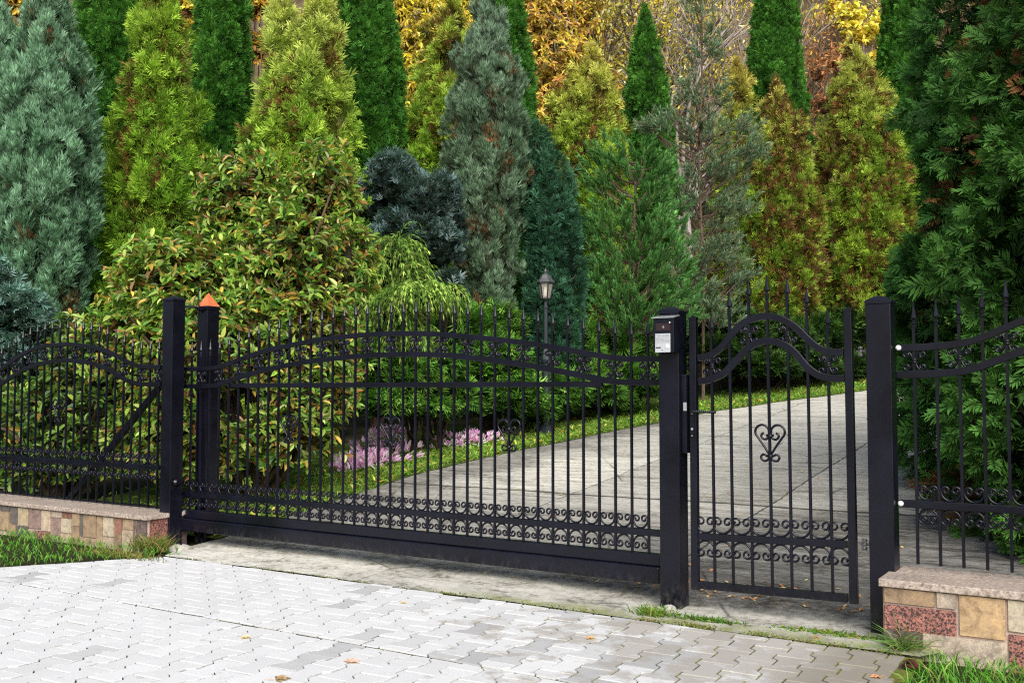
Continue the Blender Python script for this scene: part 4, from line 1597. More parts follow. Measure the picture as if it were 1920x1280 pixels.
for k in range(6):
    a, b = ang[k], ang[(k + 1) % 6]
    gl.add([(q[0] + rb * .97 * math.cos(a), q[1] + rb * .97 * math.sin(a), zb_ + 0.005), (q[0] + rb * .97 * math.cos(b), q[1] + rb * .97 * math.sin(b), zb_ + 0.005),
            (q[0] + rt * .97 * math.cos(b), q[1] + rt * .97 * math.sin(b), zt_ - 0.02), (q[0] + rt * .97 * math.cos(a), q[1] + rt * .97 * math.sin(a), zt_ - 0.02)], [(0, 1, 2, 3)])
gl.build('lantern_glass', M_GLASS, lf)
mb = MB()
lathe(mb, [(0.03, 0), (0.035, 0.02), (0.032, 0.14), (0.02, 0.16)], (q[0], q[1], zb_ + 0.03), 10)
mb.build('bulb', M_CANDLE, lf, smooth=True)
mb = MB()
lathe(mb, [(17.5 * pxm, 0.0), (17.5 * pxm, 0.01), (12 * pxm, zp(523) - zt_), (8 * pxm, zp(516.5) - zt_), (3.5 * pxm, zp(513.5) - zt_), (2 * pxm, zp(512) - zt_), (3.2 * pxm, zp(509.5) - zt_), (2.4 * pxm, zp(507.5) - zt_), (1.6 * pxm, zp(506) - zt_), (0.4 * pxm, zp(503.5) - zt_)], (q[0], q[1], zt_ + 0.006), 6, rot=0.35)
mb.build('lantern_roof', simple('weathered_lamp_roof', (0.07, 0.075, 0.08), 0.4, 0.2, 0.5, 30, 0.3), lamp)

# ------------------------------------------------------------------ conifers (outlines: height, left and right side)
GD = 'dark green columnar thujas in the row'
conifer('juniper_tree', 'tall blue grey juniper cut off by the left edge of the picture', 'tree',
        [(-10, -30, 8), (80, -70, 42), (200, -90, 60), (350, -95, 70), (500, -95, 80), (640, -80, 75)], 15.6, 'juniper')
conifer('juniper_tree', 'biggest blue grey juniper, left of the dark columns, tapering to a blunt top', 'tree',
        [(-75, 70, 100), (-20, 56, 122), (40, 42, 140), (110, 30, 163), (200, 5, 178), (300, -5, 184), (400, 0, 180), (500, 12, 168), (600, 20, 150), (680, 30, 140)], 14.2, 'juniper')
conifer('thuja_tree', 'dark green clipped column between the big blue juniper and the leftmost golden thuja', 'tree',
        [(-150, 190, 225), (-90, 165, 250), (0, 143, 264), (120, 140, 262), (260, 145, 258), (450, 150, 255), (640, 150, 250)], 17.5, 'column')
conifer('thuja_tree', 'leftmost golden green thuja, rising behind the magnolia with brown inner twigs', 'tree',
        [(-32, 285, 315), (10, 265, 335), (60, 245, 352), (120, 236, 358), (200, 215, 364), (280, 203, 374), (360, 195, 388), (440, 190, 385), (540, 195, 375), (640, 200, 370)], 15.6, 'golden',
        c1=(0.10, 0.24, 0.018), c2=(0.25, 0.42, 0.038), top=(0.30, 0.42, 0.05), topk=0.6, brown=0.2)
conifer('thuja_tree', 'dark green column framed by two golden thujas above the magnolia', 'tree',
        [(-160, 400, 440), (-80, 378, 458), (0, 366, 468), (90, 358, 473), (200, 356, 472), (300, 360, 468), (450, 362, 465), (640, 362, 465)], 18.3, 'column')
conifer('thuja_tree', 'golden green thuja with twin yellowish tops directly above the magnolia', 'tree',
        [(-45, 590, 622), (-5, 572, 632), (30, 560, 640), (90, 530, 646), (150, 495, 655), (220, 478, 664), (290, 462, 668), (360, 455, 665), (460, 450, 660), (640, 455, 650)], 16.6, 'golden',
        c1=(0.13, 0.28, 0.022), c2=(0.32, 0.48, 0.05), top=(0.55, 0.55, 0.15), brown=0.12)
conifer('thuja_tree', 'lower yellow tipped thuja leaning on the left side of the twin topped one', 'tree',
        [(-8, 512, 532), (25, 500, 560), (80, 492, 575), (150, 484, 580), (250, 474, 580), (350, 468, 575), (640, 470, 560)], 16.9, 'golden',
        c1=(0.13, 0.28, 0.022), c2=(0.31, 0.48, 0.05), top=(0.52, 0.54, 0.15), brown=0.12)
conifer('thuja_tree', 'broad dark green column right of the twin topped golden thuja', 'tree',
        [(-140, 665, 705), (-60, 640, 724), (0, 628, 736), (70, 632, 750), (150, 640, 760), (230, 650, 764), (300, 655, 762), (450, 660, 760), (640, 665, 755)], 18.2, 'column')
conifer('thuja_tree', 'golden thuja half hidden behind the central blue grey juniper', 'tree',
        [(0, 838, 862), (30, 822, 880), (90, 800, 900), (160, 785, 915), (230, 766, 920), (300, 760, 920), (400, 765, 920), (600, 770, 910)], 18.8, 'golden', brown=0.24,
        c1=(0.11, 0.26, 0.02), c2=(0.28, 0.45, 0.045), top=(0.38, 0.42, 0.07))
conifer('juniper_tree', 'slender grey green juniper in the middle, left of the lamp post', 'tree',
        [(-50, 900, 918), (-15, 888, 932), (30, 878, 945), (80, 864, 962), (140, 850, 974), (220, 838, 985), (290, 832, 998), (350, 836, 990), (420, 848, 978), (500, 860, 972), (580, 865, 970), (700, 870, 965)], 16.4, 'juniper',
        c1=(0.06, 0.115, 0.06), c2=(0.14, 0.22, 0.14), top=(0.22, 0.32, 0.25), brown=0.08, inner=(0.02, 0.022, 0.014))
conifer('thuja_tree', 'narrow dark green column just right of the slender grey juniper', 'tree',
        [(-130, 925, 955), (-60, 918, 972), (0, 912, 984), (90, 908, 996), (180, 905, 1005), (260, 905, 1008), (400, 908, 1005), (640, 910, 1000)], 19.3, 'column')
conifer('dwarf_spruce', 'dense blue green cone with a soft top, right beside the slender grey juniper', 'tree',
        [(232, 998, 1016), (260, 985, 1036), (300, 974, 1056), (350, 968, 1076), (400, 968, 1092), (450, 970, 1100), (500, 974, 1102), (560, 978, 1096), (680, 985, 1090)], 16.6, 'column', dens=620, L=0.13,
        c1=(0.02, 0.07, 0.035), c2=(0.045, 0.125, 0.07), top=(0.06, 0.16, 0.08), inner=(0.004, 0.012, 0.007), clumpR=0.28, amp=0.13, core=0.7, inset=0.4)
conifer('thuja_tree', 'broad yellow topped thuja above the young pine', 'tree',
        [(84, 1100, 1120), (110, 1090, 1134), (150, 1070, 1152), (190, 1030, 1160), (230, 1015, 1166), (290, 1012, 1172), (360, 1020, 1176), (460, 1030, 1178), (620, 1040, 1170)], 19.6, 'golden', brown=0.30,
        c1=(0.12, 0.26, 0.02), c2=(0.31, 0.46, 0.045), top=(0.62, 0.52, 0.13))
conifer('thuja_tree', 'pointed dark green thuja standing clear against the yellow hillside', 'tree',
        [(8, 1206, 1213), (25, 1197, 1222), (70, 1186, 1236), (130, 1176, 1248), (200, 1168, 1260), (270, 1166, 1268), (340, 1170, 1272), (450, 1172, 1272), (640, 1175, 1268)], 22.0, 'column')
conifer('thuja_tree', 'small orange tipped thuja peeping out behind the ragged grey pine', 'tree',
        [(112, 1374, 1386), (140, 1362, 1400), (190, 1350, 1414), (250, 1340, 1420), (320, 1335, 1424), (450, 1335, 1420), (640, 1340, 1410)], 22.4, 'golden', topk=1.1, top=(0.5, 0.36, 0.10))
conifer('thuja_tree', 'dark green column between the two tallest right hand golden thujas', 'tree',
        [(-70, 1440, 1466), (-30, 1420, 1486), (20, 1412, 1496), (80, 1404, 1502), (140, 1400, 1507), (220, 1404, 1516), (300, 1410, 1522), (450, 1415, 1520), (640, 1415, 1515)], 24.0, 'column')
conifer('thuja_tree', 'bronze and gold thuja with a thin yellow tip, left of the tallest bronze one', 'tree',
        [(152, 1450, 1460), (180, 1440, 1470), (220, 1424, 1494), (270, 1412, 1502), (320, 1384, 1512), (380, 1360, 1524), (440, 1342, 1534), (500, 1334, 1540), (560, 1334, 1540), (660, 1345, 1525)], 21.2, 'golden', brown=0.62,
        c1=(0.08, 0.17, 0.014), c2=(0.27, 0.40, 0.04), top=(0.52, 0.46, 0.11), inner=(0.03, 0.016, 0.006), inset=0.35)
conifer('thuja_tree', 'tallest bronze and gold thuja, left of the big right hand thuja', 'tree',
        [(76, 1590, 1602), (105, 1576, 1618), (150, 1562, 1640), (210, 1550, 1660), (270, 1540, 1684), (330, 1535, 1704), (390, 1532, 1712), (450, 1534, 1700), (520, 1536, 1690), (600, 1540, 1685), (680, 1550, 1680)], 22.0, 'golden', brown=0.5,
        c1=(0.085, 0.18, 0.016), c2=(0.28, 0.41, 0.04), top=(0.50, 0.47, 0.11), inner=(0.03, 0.018, 0.006), inset=0.35)
conifer('thuja_tree', 'dark green column partly covered by the big right hand thuja', 'tree',
        [(-110, 1675, 1715), (-40, 1662, 1735), (30, 1652, 1746), (110, 1645, 1752), (220, 1642, 1755), (350, 1645, 1750), (640, 1650, 1745)], 24.5, 'column')


# the two big thujas on the right, with flat drooping sprays
def big_thuja(label, outline, Z, over):
    return conifer('thuja_tree', label, 'tree', outline, Z, 'column', **over)


BIG = dict(dens=620, L=0.16, wr=0.13, tmpl=FAN2, up=-0.12, out=0.8, fan=0.75, jit=0.42, clumpR=0.30, amp=0.3, lump=1.0, inner=(0.002, 0.005, 0.002),
           c1=(0.020, 0.072, 0.014), c2=(0.07, 0.185, 0.036), top=(0.045, 0.12, 0.025), topk=0.4, brown=0.10, core=0.62)
q = CAM + FWD_H * 9.3
big_thuja('big dark green thuja with flat sprays, behind the fence near the right gate post', [(-230, 1870, 1990), (-120, 1830, 2050), (0, 1790, 2100), (120, 1738, 2130), (250, 1726, 2150), (400, 1722, 2160), (550, 1690, 2160), (700, 1684, 2150), (800, 1692, 2120), (900, 1716, 2090), (960, 1760, 2070)], 9.6, BIG)
B2 = dict(BIG)
B2.update(c1=(0.016, 0.052, 0.009), c2=(0.062, 0.16, 0.028), brown=0.13, L=0.145, dens=700, clumpR=0.28, amp=0.4)
big_thuja('dark thuja with rusty dead twigs at the right edge, nearest to the camera', [(-380, 2010, 2090), (-200, 1930, 2170), (0, 1850, 2260), (150, 1826, 2290), (350, 1818, 2300), (550, 1812, 2310), (750, 1806, 2300), (900, 1800, 2280), (1000, 1806, 2260), (1050, 1830, 2240)], 7.5, B2)


# ragged grey pine: open crown, bare trunk showing
def tufted(name, label, cat, shoots, Z, needleL, nn, cols, trunkpts, trunk_r, spread=(0.35, 0.95), limbcol=(0.16, 0.12, 0.09), w=0.013, shootL=0.2):
    """shoots: array of world points; needles bristle around each shoot"""
    base = trunkpts[0]
    root = empty(name, tuple(base), label, cat)
    cr = MB()
    P0 = np.asarray(shoots)
    n = len(P0)
    ax = np.array([np.interp(P0[:, 2], [t[2] for t in trunkpts], [t[k] for t in trunkpts]) for k in (0, 1)]).T
    H = unit(np.concatenate([P0[:, :2] - ax, np.zeros((n, 1))], 1))
    D0 = unit(H * 0.55 + np.array([0, 0, 0.75]) + rng.normal(0, 0.28, (n, 3)))
    kcol = rng.random(n)
    for k in range(nn):
        t = k / nn
        d = unit(D0 + perp(D0) * rng.uniform(*spread, n)[:, None])
        s = perp(d)
        L = needleL * rng.uniform(0.7, 1.15, n)
        c = mixcol(cols[0], cols[1], n, 0.18) * (0.55 + 0.55 * kcol)[:, None]
        blades(cr, P0 + D0 * (shootL * t), d, s, L, w, c * 0.5, c * (0.7 + 0.5 * t))
    cr.build('crown', M_NEEDLE, root)
    tr = MB()
    tube(tr, resample(trunkpts, 12), np.linspace(trunk_r, 0.012, 12), 7, limbcol)
    tz = np.array([t[2] for t in trunkpts])
    for i in range(0, n, max(1, n // 130)):
        p = P0[i]
        hz = max(tz[0] + 1.6, p[2] - random.uniform(0.15, 0.5) * (1 + np.linalg.norm(p[:2] - ax[i]) * 0.6))
        b = np.array([np.interp(hz, tz, [t[0] for t in trunkpts]), np.interp(hz, tz, [t[1] for t in trunkpts]), hz])
        m = (b + p) / 2 + np.array([0, 0, -0.08])
        tube(tr, resample([b, m, p], 5), np.linspace(0.018, 0.006, 5), 4, limbcol)
    tr.build('trunk', M_BARK, root)
    return root


def shoots_in(lumps, dens, shell, zmin=-0.7, back=0.3):
    return lump_points(lumps_world(lumps), dens, back=back, shell=shell, zmin=zmin, rej=0.7)[0]


Z = 17.4
tb = at_depth(1185, 700, Z)
g0 = float(slope(tb[1]))
PINE = [(1190, 330, 45, 66, Z), (1150, 310, 30, 46, Z), (1228, 340, 36, 56, Z), (1125, 350, 34, 60, Z), (1225, 400, 50, 75, Z - .2), (1150, 440, 60, 70, Z - .2), (1240, 480, 52, 70, Z - .3), (1180, 540, 80, 75, Z - .3), (1110, 500, 45, 80, Z), (1265, 560, 45, 60, Z - .2), (1130, 600, 70, 60, Z - .3), (1230, 610, 70, 50, Z - .2)]
tufted('pine_tree', 'young bushy pine with bright brush like shoots behind the intercom post', 'tree', shoots_in(PINE, 30, (0.45, 1.03)), Z, 0.11, 80,
       ([(0.055, 0.16, 0.035), (0.10, 0.23, 0.06), (0.04, 0.11, 0.035), (0.16, 0.14, 0.03)], [3, 2, 2, 0.2]), [(tb[0], tb[1], g0)] + [tuple(at_depth(a, b, Z)) for a, b in ((1188, 500), (1190, 400), (1193, 290))], 0.06, spread=(0.35, 0.8), shootL=0.26, w=0.012)
Z = 18.8
tb = at_depth(1318, 700, Z)
g0 = float(slope(tb[1]))
RAG = [(1312, 20, 26, 60, Z), (1325, 100, 34, 50, Z), (1300, 180, 28, 50, Z), (1345, 190, 24, 40, Z), (1316, 260, 40, 50, Z), (1390, 250, 34, 34, Z), (1405, 300, 40, 34, Z - .3), (1340, 330, 55, 45, Z), (1255, 230, 24, 20, Z), (1225, 250, 40, 16, Z - .3), (1290, 390, 44, 50, Z), (1370, 400, 50, 40, Z), (1335, 480, 60, 60, Z), (1385, 530, 34, 40, Z), (1290, 520, 40, 60, Z), (1330, 590, 56, 60, Z - .2), (1320, -50, 14, 30, Z)]
tufted('ragged_pine', 'thin ragged grey green pine with bare twigs between pointed thuja and bronze thuja', 'tree', shoots_in(RAG, 46, (0.25, 1.05)), Z, 0.12, 30,
       ([(0.085, 0.15, 0.08), (0.14, 0.21, 0.12), (0.20, 0.14, 0.08), (0.06, 0.10, 0.05)], [3, 2, 0.9, 2]), [(tb[0], tb[1], g0)] + [tuple(at_depth(a, b, Z)) for a, b in ((1318, 500), (1310, 300), (1316, 150), (1316, -70))], 0.034, spread=(0.3, 1.1), w=0.013, limbcol=(0.13, 0.095, 0.075))

# dark blue spruce and the blue one lower left: layered feathery sprays
def layered(name, label, cat, lumps, dens, style_cols, L, tmpl=FAN, wr=0.15, out=0.85, up=0.3, droop=0.1, core=0.62, corecol=(0.005, 0.01, 0.006), zmin=-0.4, mat=None, group=None, dark=0.3, kind=None, shell=(0.72, 1.06), jit=0.3):
    Lw = lumps_world(lumps)
    bx, by = Lw[:, 0].mean(), Lw[:, 1].mean()
    g0 = float(slope(by))
    root = empty(name, (bx, by, g0), label, cat, group)
    P, N, q = lump_points(Lw, dens, shell=shell, zmin=zmin)
    H = unit(N * np.array([1, 1, 0.25]) + 1e-6)
    D = unit(H * out + np.array([0, 0, up]) + rng.normal(0, jit, P.shape))
    S = unit(np.cross(D, np.array([0, 0, 1.0]) + N * 0.5 + rng.normal(0, 0.35, P.shape)))
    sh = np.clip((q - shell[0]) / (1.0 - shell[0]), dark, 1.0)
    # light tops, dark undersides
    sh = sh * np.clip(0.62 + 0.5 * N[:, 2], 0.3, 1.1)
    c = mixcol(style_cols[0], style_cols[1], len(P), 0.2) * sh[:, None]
    LL = L * rng.uniform(0.6, 1.25, len(P))
    cr = MB()
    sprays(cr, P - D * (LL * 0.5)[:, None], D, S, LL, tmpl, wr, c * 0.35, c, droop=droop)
    if core > 0:
        lump_core(cr, Lw, core, corecol)
    cr.build('crown', M_NEEDLE, root)
    tr = MB()
    stems(tr, (bx, by + 0.45, g0 - 0.05), [np.array([x, y + 0.1, z]) for x, y, z, r, h in Lw], 0.022, 0.007, (0.06, 0.045, 0.03), 0.1)
    tr.build('trunk', M_BARK, root)
    return root


layered('blue_spruce', 'dark blue green bushy spruce between magnolia and slender grey juniper', 'shrub',
        [(735, 350, 55, 70, 14.9), (700, 380, 36, 60, 14.9), (785, 390, 60, 66, 14.9), (830, 370, 36, 50, 15.1), (760, 450, 70, 66, 14.8), (820, 470, 50, 60, 14.8), (850, 430, 26, 60, 15.1), (840, 540, 34, 40, 14.7)], 420,
        ([(0.06, 0.11, 0.105), (0.11, 0.175, 0.17), (0.18, 0.26, 0.25), (0.045, 0.07, 0.055)], [3, 3, 1.5, 2]), 0.16, up=0.42, out=0.75)
layered('blue_spruce', 'pale blue green spreading spruce low at the left edge behind the fence', 'shrub',
        [(-20, 540, 60, 60, 13.6), (30, 590, 66, 55, 13.4), (-30, 640, 70, 70, 13.3), (70, 620, 40, 40, 13.3), (20, 670, 70, 50, 13.3)], 480,
        ([(0.09, 0.18, 0.15), (0.16, 0.27, 0.24), (0.25, 0.38, 0.34), (0.06, 0.10, 0.07)], [3, 3, 1.8, 1.2]), 0.17, up=0.25, out=0.85, droop=0.15)

# spreading junipers along the drive, one bush each
SJ = ([(0.055, 0.155, 0.02), (0.105, 0.25, 0.034), (0.19, 0.36, 0.06), (0.03, 0.08, 0.014)], [3, 3, 1.8, 1.6])
SG = 'low spreading junipers along the left edge of the drive'
layered('spreading_juniper', 'low spreading juniper left of the lamp post behind the sliding gate', 'shrub',
        [(880, 640, 70, 60, 15.6), (930, 690, 66, 60, 15.2), (880, 720, 70, 60, 15.1), (960, 750, 60, 50, 15.0), (840, 660, 40, 60, 15.9), (930, 610, 50, 40, 16.0)], 300, SJ, 0.30, up=0.2, dark=0.25, tmpl=FAN2, wr=0.10, jit=0.36, shell=(0.6, 1.12), group=SG)
layered('spreading_juniper', 'low spreading juniper just behind and right of the lamp post', 'shrub',
        [(1060, 640, 66, 50, 17.2), (1070, 690, 74, 50, 16.9), (1040, 740, 66, 46, 16.3), (1000, 770, 44, 34, 15.6), (1110, 740, 60, 46, 16.7)], 300, SJ, 0.30, up=0.2, dark=0.25, tmpl=FAN2, wr=0.10, jit=0.36, shell=(0.6, 1.12), group=SG)
layered('spreading_juniper', 'low spreading juniper seen just left of the intercom post', 'shrub',
        [(1160, 670, 60, 50, 17.8), (1190, 720, 60, 46, 17.4), (1150, 755, 50, 32, 17.2), (1230, 700, 50, 60, 17.8)], 300, SJ, 0.30, up=0.2, dark=0.25, tmpl=FAN2, wr=0.10, jit=0.36, shell=(0.6, 1.12), group=SG)
SD = ([(0.03, 0.075, 0.016), (0.055, 0.12, 0.025), (0.09, 0.17, 0.035), (0.02, 0.04, 0.01)], [3, 2.4, 1.0, 2])
layered('spreading_juniper', 'shaded dark green juniper behind the small garden gate', 'shrub',
        [(1300, 610, 50, 50, 19.6), (1380, 630, 66, 50, 19.8), (1460, 640, 66, 50, 20.2), (1340, 665, 66, 36, 19.3), (1430, 690, 66, 32, 19.6), (1530, 640, 60, 52, 20.8), (1520, 690, 56, 32, 20.4)], 300, SD, 0.26, up=0.22, group=SG)
layered('spreading_juniper', 'shaded juniper seen between the small gate and the right gate post', 'shrub',
        [(1600, 630, 56, 56, 21.5), (1640, 670, 50, 46, 21.8), (1590, 690, 46, 30, 21.2)], 300, SD, 0.26, up=0.22, group=SG)


# weeping cypress: thread-like hanging branchlets
def weeping(name, label, cat, lumps, dens):
    Lw = lumps_world(lumps)
    bx, by = Lw[:, 0].mean(), Lw[:, 1].mean()
    g0 = float(slope(by))
    root = empty(name, (bx, by, g0), label, cat)
    P, N, q = lump_points(Lw, dens, shell=(0.7, 1.05), zmin=-0.15)
    cr = MB()
    H = unit(N * np.array([1, 1, 0]) + 1e-6)
    d = unit(H * 0.8 + np.array([0, 0, 0.35]) + rng.normal(0, 0.35, P.shape))
    p = P - d * 0.1
    c = mixcol([(0.12, 0.22, 0.035), (0.20, 0.31, 0.055), (0.06, 0.12, 0.02), (0.28, 0.36, 0.08)], [3, 2, 2, 0.8], len(P), 0.18)
    c *= (np.clip((q - 0.7) / 0.3, 0.3, 1) * np.clip(0.75 + 0.4 * N[:, 2], 0.4, 1.1) * np.clip((P[:, 2] - g0 - 0.5) / 1.2, 0.3, 1.0))[:, None]  # shade painted into the colour: darker inside, underneath and low down
    for k in range(6):
        l = 0.085 * rng.uniform(0.8, 1.3, len(P))
        s = perp(d)
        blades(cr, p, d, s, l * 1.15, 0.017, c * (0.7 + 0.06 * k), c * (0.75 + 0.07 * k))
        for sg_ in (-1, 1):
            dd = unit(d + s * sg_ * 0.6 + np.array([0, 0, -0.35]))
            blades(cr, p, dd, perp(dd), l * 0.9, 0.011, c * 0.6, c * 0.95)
        p = p + d * l[:, None]
        d = unit(d + np.array([0, 0, -0.55]) + rng.normal(0, 0.14, P.shape))
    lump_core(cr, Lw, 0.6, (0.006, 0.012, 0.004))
    cr.build('crown', M_NEEDLE, root)
    tr = MB()
    stems(tr, (bx, by + 0.25, g0 - 0.05), [np.array([x, y, z]) for x, y, z, r, h in Lw[:6]], 0.025, 0.008, (0.05, 0.035, 0.025), 0.1)
    tr.build('trunk', M_BARK, root)
    return root


weeping('weeping_cypress', 'light green weeping cypress with thread like hanging twigs beside the magnolia', 'shrub',
        [(742, 478, 38, 42, 14.2), (720, 516, 34, 40, 14.1), (765, 520, 32, 32, 14.1), (780, 556, 62, 28, 13.9), (725, 586, 46, 36, 13.8), (836, 546, 20, 18, 14.0), (740, 640, 70, 34, 14.0)], 330)
layered('spreading_juniper', 'low spreading juniper under the weeping cypress, behind the flower drift', 'shrub',
        [(700, 700, 60, 56, 13.6), (760, 720, 70, 50, 13.7), (820, 700, 56, 56, 14.2), (730, 760, 60, 30, 13.3), (800, 765, 56, 28, 13.8), (850, 740, 40, 40, 14.5)], 280, SJ, 0.28, up=0.15, droop=0.25, tmpl=FAN2, wr=0.10, dark=0.2, jit=0.36, shell=(0.6, 1.12), group=SG)

# magnolia and the leafy shrub behind the left fence
MAGC = ([(0.13, 0.25, 0.03), (0.22, 0.33, 0.05), (0.36, 0.42, 0.11), (0.36, 0.26, 0.05), (0.24, 0.12, 0.05), (0.06, 0.15, 0.022)], [3, 3, 1.4, 1.2, 0.8, 1.6])
broadleaf('magnolia_shrub', 'large magnolia shrub with yellowing leaves behind the left gate posts', 'shrub',
          [(450, 380, 86, 105, 11.9), (480, 330, 40, 50, 11.9), (610, 370, 78, 108, 11.8), (560, 500, 140, 130, 11.6), (340, 540, 130, 110, 11.6), (430, 680, 170, 150, 11.3), (590, 660, 95, 150, 11.2), (650, 500, 60, 90, 11.6), (260, 650, 110, 120, 11.6), (400, 830, 140, 95, 11.1), (560, 800, 90, 110, 11.0), (320, 820, 110, 100, 11.3), (630, 760, 40, 60, 10.9)], 110, 0.115, *MAGC, whorl=8, droop=0.5, core=0.42, nst=30, shell=(0.45, 1.1), innercol=[(0.34, 0.22, 0.04), (0.26, 0.13, 0.03), (0.30, 0.28, 0.05)], corecol=(0.03, 0.025, 0.008))
broadleaf('magnolia_shrub', 'lower green leafy shrub filling the gap behind the left fence', 'shrub',
          [(170, 700, 90, 90, 11.9), (110, 780, 100, 100, 12.0), (200, 820, 110, 100, 11.8), (30, 800, 90, 90, 12.4), (90, 870, 110, 60, 12.0), (-60, 810, 80, 90, 12.7), (230, 750, 70, 80, 11.7), (150, 620, 50, 40, 12.2)], 80, 0.125,
          [(0.09, 0.18, 0.025), (0.15, 0.25, 0.04), (0.24, 0.31, 0.05), (0.30, 0.19, 0.04), (0.04, 0.10, 0.02)], [3, 3, 1, 0.6, 2], whorl=7, droop=0.35, core=0.42, nst=20, shell=(0.45, 1.06), corecol=(0.03, 0.03, 0.008))

# ------------------------------------------------------------------ hillside behind: autumn trees
YEL = ([(0.62, 0.48, 0.05), (0.62, 0.51, 0.08), (0.61, 0.43, 0.04), (0.62, 0.55, 0.2), (0.42, 0.31, 0.06)], [3, 3, 2, 1.4, 0.6])
ORA = ([(0.62, 0.44, 0.06), (0.62, 0.40, 0.10), (0.62, 0.32, 0.11), (0.62, 0.50, 0.12), (0.34, 0.29, 0.06)], [3, 2.4, 1.6, 2, 0.5])
AG = 'autumn trees on the hillside'
broadleaf('cherry_tree', 'big golden yellow cherry tree behind the dark columns, left of centre', 'tree',
          [(700, 40, 130, 120, 31), (800, 120, 120, 130, 31), (640, 160, 110, 120, 31.5), (780, 240, 110, 90, 31), (840, 20, 90, 110, 32), (740, -60, 130, 70, 32)], 48, 0.23, *YEL, whorl=7, droop=0.9, core=0.45, corecol=(0.22, 0.13, 0.03), group=AG, shell=(0.45, 1.05), ratio=0.34, up=0.1, stemcol=(0.05, 0.04, 0.035), dark=0.55)
broadleaf('cherry_tree', 'orange and pink tinged cherry tree right of the slender grey juniper', 'tree',
          [(1010, 60, 80, 100, 30), (1050, 150, 80, 100, 30), (1000, 220, 70, 90, 30), (1080, 40, 60, 80, 30.5), (1030, -40, 80, 70, 31), (1120, 180, 50, 70, 30.5)], 44, 0.22, *ORA, whorl=7, droop=0.8, core=0.4, corecol=(0.22, 0.13, 0.03), group=AG, shell=(0.4, 1.05), ratio=0.36, up=0.1, stemcol=(0.05, 0.04, 0.035), dark=0.6)
broadleaf('cherry_tree', 'small yellow brown leafed tree showing left of the twin topped thuja', 'tree',
          [(480, 10, 50, 70, 30), (470, 90, 40, 60, 30), (510, 60, 36, 60, 30.5), (490, -50, 50, 50, 30)], 34, 0.26, [(0.60, 0.36, 0.05), (0.48, 0.25, 0.06), (0.66, 0.46, 0.10), (0.26, 0.14, 0.05)], [3, 2, 2, 1], whorl=6, droop=0.9, core=0.4, corecol=(0.08, 0.05, 0.02), group=AG, shell=(0.4, 1.05), dark=0.55)
broadleaf('cherry_tree', 'yellow tree glimpsed in the gap left of the biggest juniper', 'tree',
          [(35, 10, 40, 60, 30), (50, 70, 34, 50, 30), (20, -50, 50, 40, 30)], 34, 0.26, [(0.72, 0.50, 0.08), (0.60, 0.38, 0.06), (0.40, 0.30, 0.06)], [3, 2, 1], whorl=6, droop=0.6, core=0.4, corecol=(0.08, 0.05, 0.02), group=AG, shell=(0.4, 1.05), dark=0.55)
broadleaf('cherry_tree', 'yellow leafed tree showing between two dark columns above the leftmost golden thuja', 'tree',
          [(350, 10, 34, 60, 30), (340, 60, 34, 50, 30), (270, 0, 30, 40, 30), (310, -40, 50, 40, 30)], 34, 0.26, [(0.62, 0.45, 0.06), (0.50, 0.36, 0.05), (0.40, 0.34, 0.06)], [3, 2, 1], whorl=6, droop=0.6, core=0.4, corecol=(0.08, 0.05, 0.02), group=AG, shell=(0.4, 1.05), dark=0.55)
broadleaf('birch_tree', 'bright yellow birch above the tallest bronze thuja', 'tree',
          [(1615, 70, 40, 46, 32), (1640, 110, 34, 40, 32), (1590, 40, 34, 34, 32.5), (1560, 20, 30, 34, 33), (1650, 60, 26, 40, 32)], 24, 0.22, [(0.85, 0.68, 0.10), (0.80, 0.58, 0.08), (0.62, 0.46, 0.08)], [3, 2, 1], whorl=6, droop=0.4, core=0, group=AG, shell=(0.15, 1.08), stemcol=(0.35, 0.32, 0.28), ratio=0.6, dark=0.7)
broadleaf('rusty_bush', 'rust coloured bush left of the tallest bronze thuja', 'shrub',
          [(1530, 140, 34, 44, 30), (1545, 200, 36, 50, 30), (1520, 250, 30, 44, 30), (1560, 120, 30, 30, 30.5)], 22, 0.17, [(0.52, 0.22, 0.10), (0.60, 0.32, 0.14), (0.34, 0.16, 0.08)], [3, 2, 2], whorl=5, droop=0.2, core=0.3, corecol=(0.07, 0.045, 0.03), group=AG, shell=(0.2, 1.05), dark=0.6)


